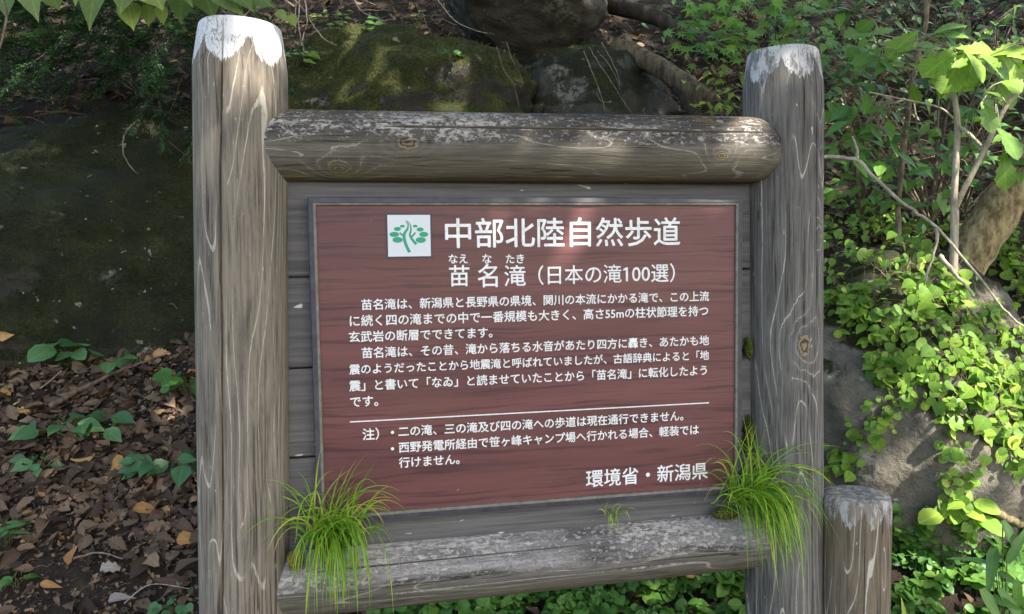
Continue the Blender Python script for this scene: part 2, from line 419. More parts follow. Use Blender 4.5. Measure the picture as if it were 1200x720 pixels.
rock('mossy_rock', world_st(3.57, -2.12, 1.38), (1.78, .68, .98), 4, mossdark,
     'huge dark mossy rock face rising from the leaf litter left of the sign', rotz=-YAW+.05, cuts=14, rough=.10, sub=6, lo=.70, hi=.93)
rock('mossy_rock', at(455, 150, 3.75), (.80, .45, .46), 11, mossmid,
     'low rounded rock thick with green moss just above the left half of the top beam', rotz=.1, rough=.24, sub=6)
rock('boulder', at(606, -2, 4.1), (.50, .45, .33), 21, greyrock,
     'grey lichen spotted boulder overhanging at the top centre behind the sign', rotz=.2, tilt=(.1, .12), lo=.66, hi=.9)
rock('boulder', at(690, 140, 4.0), (.50, .4, .36), 33, greyrock,
     'dark slanting boulder tucked under the overhanging one, right of the moss', rotz=-.3, tilt=(0, .2), lo=.66)
rock('boulder', at(1050, 515, 2.62), (.54, .40, .64), 47, boulder_m,
     'large grey boulder half covered by vine leaves right of the sign', rotz=-.35, tilt=(0, -.12), lo=.66, hi=.92, rough=.075, sub=6)
rock('boulder', at(1215, 640, 2.65), (.30, .25, .25), 55, boulder_m,
     'smaller dark stone wedged beside the large boulder at the right edge', rotz=.5)

moss_fuzz = leaf_mat('moss_fuzz', [(0, (.020, .024, .004)), (.6, (.050, .058, .010)), (1, (.12, .13, .026))], .2, .9, .1)
def fuzz(o, n, seed, zmin, lo, hi, L=.02):
    rs = random.Random(seed); me = o.data; ps = [p for p in me.polygons if p.normal.z > zmin and p.normal.y < .35]; mb = MB(); off = o.matrix_basis.translation
    wts = [p.area for p in ps]
    for p in rs.choices(ps, wts, k=n):
        c = p.center+off; nn = p.normal
        v = mnoise.noise(c*2.6)
        if v < -.1+rs.uniform(-.2, .2): continue
        c = c+Vector((rs.uniform(-.02, .02), rs.uniform(-.02, .02), rs.uniform(-.02, .02)))
        c -= nn*((c-p.center-off).dot(nn))
        d = nn*.6+Vector((rs.uniform(-.8, .8), rs.uniform(-.8, .4), rs.uniform(-1.1, .3)))
        mb.leaf(c-nn*.003, d, Vector((rs.uniform(-1, 1), rs.uniform(-1, 1), rs.uniform(-1, 1))), rs.uniform(.4, 1.2)*L, .003, BLADE, .1, .2, min(1, max(0, rs.uniform(lo, hi)+v*.5)))
    tag(mb.build('moss', moss_fuzz, o), kind='stuff')
fuzz(ROCKS[0], 26000, 2, -.4, 0., .6, .03); fuzz(ROCKS[1], 7000, 4, -.2, .1, .9, .026); fuzz(ROCKS[3], 1200, 5, .3, .1, .7); fuzz(ROCKS[2], 900, 6, -.1, .1, .7)

# ------------------------------------------------------------------ the information sign
PY = .03
def vpt(px, py): return on(px, py, PY)
sign = empty('information_sign', (0, PY, .2), 'large log framed trail information sign with a brown panel of white Japanese text', 'sign')

def log_mesh(name, L, r0, r1, thetas0, cracks, seed, top=None, nz=150, bumps=.012, twist=lambda z: 0., bot=None):
    """cracks: (theta, half width m, depth m, z0, z1)"""
    th = set(round(a, 5) for a in np.linspace(0, 2*math.pi, thetas0, endpoint=False))
    for (tc, wd, dp, z0, z1) in cracks:
        wa = wd/r0
        th = {a for a in th if abs((a-tc+math.pi) % (2*math.pi)-math.pi) > wa*3.6}
        for q in (-3.2, -1.8, -1.05, -.5, 0, .5, 1.05, 1.8, 3.2): th.add(round((tc+q*wa) % (2*math.pi), 5))
    th = sorted(th); n = len(th)
    zs = list(np.linspace(0, L, nz)); rings = [(z, r0+(r1-r0)*z/L) for z in zs]
    if top:
        rings = [(z, rr) for z, rr in rings if z < L-top[0]-.004]
        for (dz, fr) in top[1]: rings.append((L-dz, r1*fr))
    vs = []
    for (z, rr) in rings:
        for a in th:
            tw = a+twist(z)
            ca, sa = math.cos(tw), math.sin(tw)
            q = rr*(1+bumps*mnoise.noise((ca*1.6+seed, sa*1.6, z*1.4))*2+.004*mnoise.noise((ca*9+seed, sa*9, z*5)))
            for (tc, wd, dp, z0, z1) in cracks:
                if z0 <= z <= z1:
                    dd = ((a-tc+math.pi) % (2*math.pi)-math.pi)*r0
                    ww = wd*(.75+.5*mnoise.noise((z*6, seed, tc)))*min(1, (z-z0)/.05+.1)*min(1, (z1-z)/.08+.1)
                    q -= dp*math.exp(-(dd/max(ww, 1e-4))**2)*min(1, (z-z0)/.06+.05)*min(1, (z1-z)/.12+.05) if abs(dd) < wd*3 else 0
            vs.append((q*ca, q*sa, z))
    k = len(rings)
    fs = [(i*n+j, i*n+(j+1) % n, (i+1)*n+(j+1) % n, (i+1)*n+j) for i in range(k-1) for j in range(n)]
    mb = MB(); mb.add(vs, fs)
    mb.add([*vs[-n:], (0, 0, rings[-1][0]+.002)], [(j, (j+1) % n, n) for j in range(n)])
    mb.add([*vs[:n], (0, 0, 0)], [((j+1) % n, j, n) for j in range(n)])
    return mb.mesh(name)
def zrot(d, xax=None):
    d = d.normalized()
    if xax is None:
        return Vector((0, 0, 1)).rotation_difference(d).to_matrix()
    yv = d.cross(xax).normalized(); xv = yv.cross(d).normalized()
    return Matrix(((xv.x, yv.x, d.x), (xv.y, yv.y, d.y), (xv.z, yv.z, d.z)))
TAU = 2*math.pi
# left post
def post(cx_top, y_top, cx_low, y_low, rad, cracks, seed, mat, top, label, tw):
    a = vpt(cx_top, y_top); b = vpt(cx_low, y_low); d = (a-b).normalized()
    base = a-d*((a.z-.05)/d.z); L = (a-base).length
    me = log_mesh('post', L, rad*1.0, rad, 84, [(t, wd, dp, L+z0, L+z1) for (t, wd, dp, z0, z1) in cracks], seed, top, twist=lambda z: tw(z-L))
    return link('post', me, mat, sign, base, zrot(d), True), L, base
LTOP = (.085, [(.085, 1.), (.082, .998), (.076, .992), (.02, .905), (.008, .882), (.003, .868), (.0, .84)])
LPt = vpt(282, 30); 
def post_len(y, x): return (vpt(x, y).z-.05)
Ll = post_len(30, 282)
wl = wood_mat('left_post_wood', 2.3, base=(.192, .161, .126), mid=(.252, .213, .168), cap=Ll-.035, cap_amp=.05, scal=3., phase=.75)
p1, L1, _b = post(281.5, 32, 287.5, 640, .0855, [(R(255), .0022, .02, -3, .01)], 1.3, wl, LTOP, None,
             lambda z: -.17*(z+.2)*-1. + .03*math.sin(z*5) if z < -.05 else .02)
Lr = post_len(60, 917)
wr = wood_mat('right_post_wood', 7.9, base=(.125, .116, .105), mid=(.175, .162, .146), dark=(.045, .043, .040), cap=Lr-.03, cap_amp=.045, scal=3., phase=.3,
              knots=((.0, -.09, Lr-.635, .018), (.055, -.075, Lr-.405, .011)), cap_patch=.55, cap_mix=(.46, .45, .44))
p2, L2, _b = post(916.5, 62, 918.5, 640, .0840, [(R(295), .0020, .018, -.62, .01), (R(283), .0011, .008, -3, -.9)], 5.1, wr, LTOP, None, lambda z: .02*math.sin(z*4))
p2['label'] = 'greyer right hand log post with a round knot'
p1['label'] = 'paler left hand log post with a long crack and bright white top'

def beam(xa, ya, xb, yb, ya_d, yb_d, ra, rb, cracks, seed, mat, top=None):
    a = on(xa, ya, ya_d); b = on(xb, yb, yb_d)
    d = (b-a).normalized(); L = (b-a).length
    me = log_mesh('crossbeam', L, ra, rb, 90, [(t, wd, dp, z0, z1 if z1 > 0 else L+z1) for (t, wd, dp, z0, z1) in cracks], seed, top,
                  nz=170, bumps=.014, twist=lambda z: .05*math.sin(z*2.3+seed))
    xax = Vector((0, 1, 0))
    rot = zrot(d, xax)
    return link('crossbeam', me, mat, sign, a, rot, True)
# local frame of a beam: X away from the viewer, Y = d x X (up)
wu = wood_mat('top_beam_wood', 12.4, base=(.128, .114, .095), mid=(.180, .161, .136), dark=(.05, .045, .038), lichen=.85, rust=.45, olive=.5, lines=.9,
              knots=((-.066, .0, .30, .016), (-.05, -.048, .17, .013), (-.066, -.02, .93, .010)))
beam(292, 171.3, 911, 177, .031, -.004, .0705, .069, [(R(157), .0016, .012, .25, -.02), (R(141), .0012, .008, .02, .35), (R(140), .0010, .006, .6, .9)], 3.3, wu,
     (.072, [(.072, 1.), (.062, .99), (.052, .965), (.042, .92), (.032, .855), (.022, .765), (.013, .64), (.006, .49), (.002, .34), (0., .2)]))
wb = wood_mat('bottom_beam_wood', 21.7, base=(.135, .122, .104), mid=(.19, .172, .15), dark=(.055, .05, .044), lichen=1.15, bleach=.85, olive=.45, lines=1.,
              knots=((-.058, .036, .63, .011),))
beam(300, 684, 905, 625, .044, .048, .0715, .0705, [(R(198), .0011, .009, .25, -.2), (R(150), .0010, .007, .1, .7)], 9.2, wb)

# back boards: five planks butted with small gaps
t = NT('back_board_wood'); co = t.co
gr = t.noise(t.scale(co, (3, 3, 120)), 1., 5., .65); bl = t.noise(t.scale(co, (3, 3, 9)), 1., 3., .6, 4.)
c = t.mix(t.map(gr, .3, .65), (.056, .053, .052), (.12, .112, .107)); c = t.mix(t.map(bl, .45, .7, 0., .5), c, (.085, .08, .085))
c = t.mix(t.map(t.noise(t.scale(co, (18, 18, 60)), 1., 2., .5, 9.), .70, .74), c, (.5, .48, .45))
bbm = t.done(t.bsdf(c, .8, t.bump(gr, .7, .004), .3))
zs = [on(352, y, .02).z for y in (196, 325, 432, 537, 655)]
xl, xr = on(322, 300, .02).x, on(898, 300, .02).x
bb = MB()
for k in range(4):
    hi, lo = zs[k]-.0018, zs[k+1]+.0018
    y0 = .020+random.uniform(0, .0015)
    # chamfered long edges
    pr = [(y0+.045, lo), (y0+.003, lo), (y0, lo+.003), (y0, hi-.003), (y0+.003, hi), (y0+.045, hi)]
    vs = [(xl, a, b) for a, b in pr]+[(xr, a, b) for a, b in pr]; n = 6
    bb.add(vs, [(i, (i+1) % n, n+(i+1) % n, n+i) for i in range(n)]+[tuple(range(n-1, -1, -1)), tuple(range(n, 2*n))])
bb.build('back_board', bbm, sign, smooth=False)

# panel, metal frame
W2, H2 = .45, .319
t = NT('rosewood_print'); co = t.co
wv = t.noise(t.scale(co, (2.2, 2.2, 6)), 1., 3., .5, 1.)
xx, yy, zz = t.xyz(co)
zw = t.math('ADD', zz, t.math('MULTIPLY', wv, .05))
cv = t.n('ShaderNodeCombineXYZ'); t.t.links.new(xx, cv.inputs[0]); t.t.links.new(zw, cv.inputs[2])
g1 = t.noise(t.scale(cv.outputs[0], (3.2, 1, 120)), 1., 4., .62, 2.); g2 = t.noise(t.scale(cv.outputs[0], (1.2, 1, 16)), 1., 3., .6, 5.)
g3 = t.noise(t.scale(cv.outputs[0], (14, 1, 420)), 1., 3., .6, 6.)
c = t.mix(t.map(g2, .3, .7), (.094, .031, .031), (.140, .049, .046))
c = t.mix(t.map(g1, .50, .62, 0., .85), c, (.045, .015, .020))
c = t.mix(t.map(t.noise(t.scale(co, (4, 4, 5)), 1., 4., .6, 12.), .5, .72, 0., .35), c, (.135, .062, .058))
c = t.mix(t.map(t.noise(t.scale(co, (55, 55, 90)), 1., 3., .6, 13.), .72, .75, 0., .5), c, (.30, .22, .19))
c = t.mix(t.map(g3, .5, .7, 0., .55), c, (.075, .030, .032))
c = t.mix(t.map(t.noise(t.scale(co, (3, 3, 5)), 1., 3., .5, 8.), .45, .7, 0., .3), c, (.115, .055, .036))
panel_m = t.done(t.bsdf(c, .46, t.bump(g3, .06, .001), .35))
t = NT('frame_metal'); nn = t.noise(t.co, 40., 4., .6)
frame_m = t.done(t.bsdf(t.mix(t.map(nn, .3, .7), (.036, .033, .043), (.062, .058, .068)), .55, None, .35))
t = NT('frame_lip'); nn = t.noise(t.co, 60., 4., .6)
lip_m = t.done(t.bsdf(t.mix(t.map(nn, .35, .65), (.10, .09, .07), (.16, .145, .115)), .6))
pm = MB(); pm.box((-W2+.012, .002, PZ-H2+.012), (W2-.012, .016, PZ+H2-.012))
panel = pm.build('panel', panel_m, sign, smooth=False); panel['label'] = 'reddish brown wood grain panel printed with white text'
def ring(mb, ox, oz, wd, prof, mat):
    """mitred frame; prof = [(inset, y)] open profile swept round the rectangle"""
    vs = []
    for (ins, y) in prof:
        a, b = ox-ins, oz-ins
        vs += [(-a, y, PZ-b), (a, y, PZ-b), (a, y, PZ+b), (-a, y, PZ+b)]
    fs = [(i*4+j, i*4+(j+1) % 4, (i+1)*4+(j+1) % 4, (i+1)*4+j) for i in range(len(prof)-1) for j in range(4)]
    mb.add(vs, fs, .5, mat)
fm = MB()
ring(fm, W2, H2, 0, [(.0, .0195), (.0, -.001), (.0012, -.003), (.0095, -.0045), (.0105, -.004)], 0)
ring(fm, W2, H2, 0, [(.0105, -.004), (.0115, -.0036), (.0150, -.003), (.0158, -.001), (.0158, .0035)], 1)
fm.build('panel_frame', [frame_m, lip_m], panel, smooth=False)

# ---- lettering
t = NT('white_letters'); nn = t.noise(t.co, 90., 4., .7)
white_m = t.done(t.bsdf(t.mix(t.map(nn, .35, .6), (.60, .59, .575), (.74, .73, .72)), .55))
fdg = []
def text(body, x0, y0, x1, y1, bold=.017, sy=1.0, hpx=None):
    """ink runs from photo pixel x0 to x1; y0, y1 are the mid heights at both ends"""
    a = on(x0, y0); b = on(x1, y1)
    cu = bpy.data.curves.new('lettering', 'FONT'); cu.body = body; cu.size = 1.0; cu.extrude = 0.0
    cu.offset = 0.0; cu.resolution_u = 3; cu.align_x = 'LEFT'
    tmp = bpy.data.objects.new('tmp_text', cu); COL.objects.link(tmp)
    bpy.context.view_layer.update()
    dg = bpy.context.evaluated_depsgraph_get()
    me = bpy.data.meshes.new_from_object(tmp.evaluated_get(dg))
    bpy.data.objects.remove(tmp); bpy.data.curves.remove(cu)
    n = len(me.vertices); co = np.zeros(n*3); me.vertices.foreach_get('co', co); co = co.reshape(-1, 3)
    lo, hi = co.min(0), co.max(0)
    k = (b.x-a.x)/(hi[0]-lo[0]); cz = (a.z+b.z)/2
    ks = k*sy
    if hpx: ks = hpx/(hi[1]-lo[1])
    tris = [tuple(p.vertices) for p in me.polygons]
    if '1' in body:                                   # the stem of the digit one gets its flag
        for p in list(me.polygons):
            q = co[list(p.vertices)]
        for i in range(n-3):
            q = co[i:i+4]; lo4, hi4 = q.min(0), q.max(0)
            if abs(hi4[0]-lo4[0]-.098) < .012 and abs(hi4[1]-lo4[1]-.68) < .02 and abs(lo4[1]) < .01 and len(set(map(tuple, q.round(3)))) == 4 and all(min(abs(v[0]-lo4[0]), abs(v[0]-hi4[0])) < .004 and min(abs(v[1]-lo4[1]), abs(v[1]-hi4[1])) < .004 for v in q):
                x_, y_ = lo4[0], hi4[1]
                co = np.vstack([co, [[x_, y_, 0], [x_, y_-.10, 0], [x_-.13, y_-.16, 0], [x_-.13, y_-.08, 0]]])
                tris.append((n, n+3, n+2, n+1)); n += 4; break
    bpy.data.meshes.remove(me)
    dl = bold*k; mb = MB()
    for q, (ox, oz) in enumerate(((0, 0), (dl, 0), (-dl, 0), (0, dl), (0, -dl))):
        xs = a.x+(co[:, 0]-lo[0])*k+ox; zs_ = cz+(co[:, 1]-(lo[1]+hi[1])/2)*ks+oz
        mb.add([(xs[i], .0012-q*.00007, zs_[i]) for i in range(n)], tris)
    me = mb.mesh('lettering')
    o = link('lettering', me, white_m, panel)
    return o
text('中部北陸自然歩道', 522, 273.5, 797, 271.5, .012)
text('なえ', 526, 303.5, 548, 303.5, .018); text('な', 565.5, 303.5, 576, 303.5, .018); text('たき', 593, 303.5, 614, 303.5, .018)
text('苗', 526.5, 323.5, 550, 323, .010); text('名', 560, 323.5, 583, 323, .010); text('滝', 591.5, 323.5, 616, 323, .010)
text('（日本の滝100選）', 631, 322, 791, 320.5, .008)
text('苗名滝は、新潟県と長野県の県境、関川の本流にかかる滝で、この上流', 423.5, 357, 831, 347.5)
text('に続く四の滝までの中で一番規模も大きく、高さ55mの柱状節理を持つ', 410, 377.5, 830, 363.3)
text('玄武岩の断層でできてます。', 409, 396.5, 577, 388.5)
text('苗名滝は、その昔、滝から落ちる水音があたり四方に轟き、あたかも地', 424, 414.5, 831, 398.3)
text('震のようだったことから地震滝と呼ばれていましたが、古語辞典によると「地', 409.5, 434, 831, 415.8)
text('震」と書いて「なゐ」と読ませていたことから「苗名滝」に転化したよう', 409.5, 453.5, 828.5, 433.3)
text('です。', 410.5, 471.5, 443, 470)
text('注）', 425, 509.5, 444, 508.5); 
text('・', 458.3, 507, 461.7, 507); text('二の滝、三の滝及び四の滝への歩道は現在通行できません。', 467, 506, 801, 487.5)
text('・', 458.3, 526.3, 461.7, 526.3); text('西野発電所経由で笹ヶ峰キャンプ場へ行かれる場合、軽装では', 467.5, 525.2, 819, 503.3)
text('行けません。', 467.5, 542.8, 538.5, 538)
text('環境省・新潟県', 687, 560.6, 829.5, 552.8, .012)
a, b = on(410, 496), on(831, 471.3); zc = (a.z+b.z)/2
dm = MB(); dm.box((a.x, .0004, zc-.0011), (b.x, .003, zc+.0011)); dm.build('divider_line', white_m, panel, smooth=False)
# ---- emblem
t = NT('emblem_green'); green_m = t.done(t.bsdf((.01, .27, .13), .5))
t = NT('emblem_edge'); edge_m = t.done(t.bsdf((.03, .03, .04), .5))
t = NT('emblem_white'); ewhite_m = t.done(t.bsdf((.55, .575, .60), .45))
ea, eb = on(455, 301), on(504, 252)
em = MB()
em.box((ea.x-.003, .0003, ea.z-.003), (eb.x+.003, .004, eb.z+.003), 1)
em.box((ea.x, -.0003, ea.z), (eb.x, .0035, eb.z), 0)
def epx(x, y, yy=-.0009): return (ea.x+(x-275)/245*(eb.x-ea.x), yy, eb.z-(y-108)/244*(eb.z-ea.z))
for (x, y, rx, ry) in ((359, 174, 14, 8), (331, 190, 20, 12), (312, 222, 27, 15), (330, 254, 29, 17), (433, 174, 14, 8), (461, 194, 20, 12), (481, 223, 26, 15), (463, 256, 29, 17)):
    em.add([epx(x+rx*math.cos(k*TAU/24), y+ry*math.sin(k*TAU/24)) for k in range(24)], [tuple(range(23, -1, -1))], .5, 2)
def stroke(pts, ws, yy=-.0009):
    pts = [Vector((p[0], p[1])) for p in pts]; o = []
    fine = []; fwid = []
    for i in range(len(pts)-1):
        p0, p1, p2, p3 = pts[max(i-1, 0)], pts[i], pts[i+1], pts[min(i+2, len(pts)-1)]
        for q in range(8):
            u = q/8; fine.append(.5*((2*p1)+(-p0+p2)*u+(2*p0-5*p1+4*p2-p3)*u*u+(-p0+3*p1-3*p2+p3)*u**3)); fwid.append(ws[i]*(1-u)+ws[i+1]*u)
    fine.append(pts[-1]); fwid.append(ws[-1]); vs = []
    for i, p in enumerate(fine):
        d = (fine[min(i+1, len(fine)-1)]-fine[max(i-1, 0)]).normalized(); n = Vector((-d.y, d.x))
        l, r = p+n*fwid[i]/2, p-n*fwid[i]/2
        vs += [epx(l.x, l.y, yy), epx(r.x, r.y, yy)]
    em.add(vs, [(2*i, 2*i+1, 2*i+3, 2*i+2) for i in range(len(fine)-1)], .5, 2)
stroke([(378, 144), (392, 165), (388, 190), (368, 225), (375, 275), (397, 328)], [3, 7, 11, 17, 17, 17])
stroke([(384, 140), (404, 165), (408, 195), (402, 228), (418, 258), (437, 281)], [3, 6, 9, 12, 14, 16], -.00095)
stroke([(343, 212), (368, 236)], [9, 11], -.0010); stroke([(434, 212), (412, 236)], [9, 11], -.0010)
em.build('emblem', [ewhite_m, edge_m, green_m], panel, smooth=False)

# ------------------------------------------------------------------ short bollard post
def bollard():
    yb = -.035
    a = on(1002.5, 579, yb); base = Vector((a.x, a.y, .08)); L = a.z-base.z
    mat = wood_mat('bollard_wood', 31.2, base=(.150, .115, .078), mid=(.21, .165, .115), cap=L-.022, cap_amp=.034, scal=5., phase=.4, lines=1.3, cap_patch=.8, cap_mix=(.40, .38, .355))
    me = log_mesh('log_bollard', L, .0745, .0735, 84, [(R(250), .0010, .006, L-.3, L-.03)], 8.8,
                  (.02, [(.02, 1.), (.018, .997), (.008, .975), (.002, .94), (0., .92), (-.003, .6), (-.001, .3)]), nz=110)
    o = link('log_bollard', me, mat, None, base, None, True)
    tag(o, 'short round log bollard with a flaked white top ring beside the right post', 'bollard')
bollard()

# ------------------------------------------------------------------ grass tufts and moss on the frame
grass_m = leaf_mat('grass_blades', [(0, (.06, .14, .015)), (.45, (.16, .30, .028)), (.75, (.27, .40, .045)), (.92, (.40, .40, .07)), (1, (.46, .34, .14))], .35, .4)
def tuft(c, n, lmin, lmax, wd, lean, label, spread=.035, name='grass_tuft', seed=0):
    rs = random.Random(seed); mb = MB()
    for i in range(n):
        ang = rs.uniform(0, TAU); L = rs.uniform(lmin, lmax)
        b = c+Vector((rs.gauss(0, spread), rs.gauss(0, spread*.35), 0))
        hang = rs.random() < .6
        out = Vector((math.cos(ang)*(.34 if hang else .7), (math.sin(ang)*.5-.8) if hang else (math.sin(ang)*.6-.3), 0))+lean*rs.uniform(.2, 1.4)
        upv = rs.uniform(.1, .8) if hang else rs.uniform(.7, 2.2)
        if rs.random() < .06: L *= 1.25
        p = b.copy(); v = (out*rs.uniform(.35, 1.0)+Vector((0, 0, upv))).normalized()
        grav = rs.uniform(1.8, 4.2) if hang else rs.uniform(.7, 3.0); K = 13; pts = []
        for k in range(K):
            pts.append(p.copy()); p = p+v*(L/(K-1)); v = (v+Vector((0, 0, -grav/K*(1.1+.9*k/K)))).normalized()
            if p.y > -.01: p.y = -.01-.3*(p.y+.01)*0-.002; v.y = -abs(v.y)
        tint = min(1, max(0, rs.gauss(.44, .16))) if rs.random() > .08 else rs.uniform(.84, 1.)
        sd = Vector((rs.uniform(-1, 1), rs.uniform(-1, 1), .2))
        vs = []
        for k, q in enumerate(pts):
            d = (pts[min(k+1, K-1)]-pts[max(k-1, 0)]).normalized(); s = d.cross(sd).normalized()
            w_ = wd*(.55+.45*min(1, k/3))*(1-(k/(K-1))**2.2)+.0002
            n_ = s.cross(d)
            vs += [q-s*w_/2, q+n_*w_*.15, q+s*w_/2]
        mb.add(vs, [f for k in range(K-1) for f in ((3*k, 3*k+1, 3*k+4, 3*k+3), (3*k+1, 3*k+2, 3*k+5, 3*k+4))], tint)
        if tint > .3 and rs.random() < .12:
            for j in range(len(mb.t)-8, len(mb.t)): mb.t[j] = min(1, .8+.2*(j-len(mb.t)+8)/8)
    o = mb.build(name, grass_m, None, c); tag(o, label, 'grass')
    return o
tuft(on(391, 630, .0), 300, .06, .20, .0031, Vector((.05, -.1, 0)), 'bright green grass tuft growing on the left end of the lower beam', .028, seed=3)
tuft(on(880, 588, -.005), 330, .06, .23, .0031, Vector((.20, -.1, 0)), 'bright green grass tuft growing where the lower beam meets the right post', .030, seed=8)
tuft(on(716, 603, -.002), 26, .02, .045, .0018, Vector((0, 0, 0)), 'tiny grass sprout on the lower beam below the last line of text', .008, seed=5)
moss_t = NT('moss_cushion'); f1 = moss_t.noise(moss_t.co, 260., 3., .7)
moss_m = moss_t.done(moss_t.bsdf(moss_t.mix(moss_t.map(f1, .35, .65), (.03, .045, .006), (.14, .16, .03)), .95, moss_t.bump(f1, .9, .01), .1))
mossy_t = NT('yellow_moss'); f1 = mossy_t.noise(mossy_t.co, 300., 3., .7)
mossy_m = mossy_t.done(mossy_t.bsdf(mossy_t.mix(mossy_t.map(f1, .35, .65), (.10, .11, .02), (.30, .27, .06)), .95, mossy_t.bump(f1, .9, .01), .1))
def moss(px, py, y, rx, rz, mat, label, seed):
    bm = bmesh.new(); bmesh.ops.create_icosphere(bm, subdivisions=5, radius=1.)
    for v in bm.verts:
        q = v.co*2+Vector((seed, 0, 0)); k = 1+.35*mnoise.fractal(q, 1., 2., 4)+.10*mnoise.noise(q*9)+.06*mnoise.noise(q*22)
        v.co = Vector((v.co.x*rx*k, v.co.y*.012*k, v.co.z*rz*k))
    me = bpy.data.meshes.new('moss_clump'); bm.to_mesh(me); bm.free()
    o = link('moss_clump', me, mat, None, on(px, py, y), None, True); tag(o, label, 'moss')
moss(346, 657, -.022, .014, .018, mossy_m, 'yellowish moss clump on the left end of the lower beam', 1.)
moss(877, 408, .008, .007, .022, moss_m, 'small green moss clump in the gap between board and right post', 2.)
moss(877, 510, .008, .008, .040, moss_m, 'long strip of green moss in the gap above the right grass tuft', 3.)
moss(392, 636, -.008, .035, .016, moss_m, 'dark moss cushion under the left grass tuft on the lower beam', 5.)
moss(850, 602, -.012, .026, .012, moss_m, 'green moss cushion under the right grass tuft on the lower beam', 4.)

# ------------------------------------------------------------------ plants: helpers
twig_m = plain_bark('twig_bark', (.10, .075, .05), (.24, .19, .13), 60.)
pale_m = plain_bark('pale_twig', (.22, .18, .13), (.42, .36, .27), 60., 3.)
dark_bark = plain_bark('dark_bark', (.02, .016, .012), (.06, .048, .036), 25., 5.)
green_stem = plain_bark('green_stem', (.06, .08, .025), (.14, .15, .06), 60., 7.)
brown_bark = plain_bark('brown_bark', (.05, .038, .022), (.17, .13, .08), 35., 11.)
yellow_bark = plain_bark('lichened_bark', (.10, .07, .035), (.36, .29, .15), 40., 9.)
g_dark = leaf_mat('dark_leaf', [(0, (.016, .045, .012)), (.6, (.035, .085, .022)), (1, (.07, .13, .035))], .25)
g_ever = leaf_mat('evergreen_leaf', [(0, (.026, .060, .024)), (.6, (.055, .115, .042)), (1, (.11, .17, .06))], .25)
g_mid = leaf_mat('green_leaf', [(0, (.035, .10, .022)), (.5, (.08, .19, .033)), (1, (.15, .28, .05))], .35, spots=.5)
g_lite = leaf_mat('light_leaf', [(0, (.08, .18, .025)), (.5, (.17, .30, .04)), (.85, (.28, .42, .06)), (1, (.38, .44, .08))], .4, spots=.4)
g_blue = leaf_mat('cool_leaf', [(0, (.035, .095, .035)), (.5, (.065, .16, .055)), (1, (.11, .22, .075))], .25, spots=.5)
g_hang = leaf_mat('hanging_leaf', [(0, (.11, .20, .055)), (.5, (.20, .27, .085)), (1, (.26, .33, .07))], .45, .5, .3, spots=.25)

def drop(p):
    best = None
    for b in BV:
        r = b.ray_cast(p+ZU*.02, -ZU)
        if r[0] is not None and (best is None or r[0].z > best.z): best = r[0]
    return (best if best else p)-ZU*.03
def spline(pts, n=6):
    pts = [Vector(p) for p in pts]; o = []
    for i in range(len(pts)-1):
        p0, p1, p2, p3 = pts[max(i-1, 0)], pts[i], pts[i+1], pts[min(i+2, len(pts)-1)]
        for q in range(n):
            u = q/n; o.append(.5*((2*p1)+(-p0+p2)*u+(2*p0-5*p1+4*p2-p3)*u*u+(-p0+3*p1-3*p2+p3)*u**3))
    o.append(pts[-1]); return o
def stem(mb, pts, r0, r1, n=6, jit=0.):
    p = spline(pts); k = len(p)
    if jit: p = [q+rv(jit) if 0 < i < k-1 else q for i, q in enumerate(p)]
    mb.tube(p, [r0+(r1-r0)*i/(k-1) for i in range(k)], n); return p
ZU = Vector((0, 0, 1))
toCam = -fw

# overhanging leafy branch at the top left
def hanging_branch():
    rt_ = at(-40, -60, 2.0)
    o = empty('overhanging_branch', rt_, 'leafy branch with broad yellowish green leaves hanging into the top left corner', 'branch')
    bm_ = MB(); p = stem(bm_, [at(-60, -70, 2.0), at(60, -34, 1.95), at(180, -26, 1.95), at(300, -14, 1.95), at(345, 8, 1.95)], .009, .003)
    stem(bm_, [at(-20, -40, 1.95), at(6, 8, 1.93), at(4, 40, 1.93), at(-4, 66, 1.93)], .004, .002)
    lf = MB()
    for (x, y, tx, ty, wpx, tn) in ((10, -12, 4, 22, 30, .3), (30, -30, 41, 24, 34, .55), (52, -20, 70, 12, 34, .4), (115, -32, 99, 34, 40, .62), (150, -30, 138, 16, 40, .5), (172, -24, 190, 10, 48, .75),
                                     (150, 5, 156, 35, 26, .95), (176, 8, 172, 32, 20, .9), (190, 8, 190, 30, 18, .98), (215, -28, 210, 27, 44, .35), (232, -26, 252, 22, 46, .25), (262, -22, 300, 12, 40, .15), (282, -18, 322, 8, 34, .15),
                                     (250, -30, 285, 20, 40, .2), (90, -40, 85, 6, 36, .5), (200, -40, 225, 6, 40, .3), (325, 14, 338, 24, 12, .7), (340, 18, 347, 32, 12, .85), (-10, -30, -14, 14, 40, .5), (130, -50, 175, -2, 46, .6)):
        s0 = U(1.86, 2.04); a_ = at(x, y, s0); b_ = at(tx, ty, s0+U(-.02, .02)); d = b_-a_
        lf.leaf(a_, d, (toCam*1.0+ZU*.5+rv(.35)), d.length, wpx/F*s0*.95, HEART, .18, .12, min(1, max(0, tn+U(-.08, .08))), ripple=.006)
        bm_.tube([a_, a_+(Vector(a_)-b_).normalized()*.03+ZU*.012], .0011, 4)
    bm_.build('branch', twig_m, o); lf.build('foliage', g_hang, o)
hanging_branch()

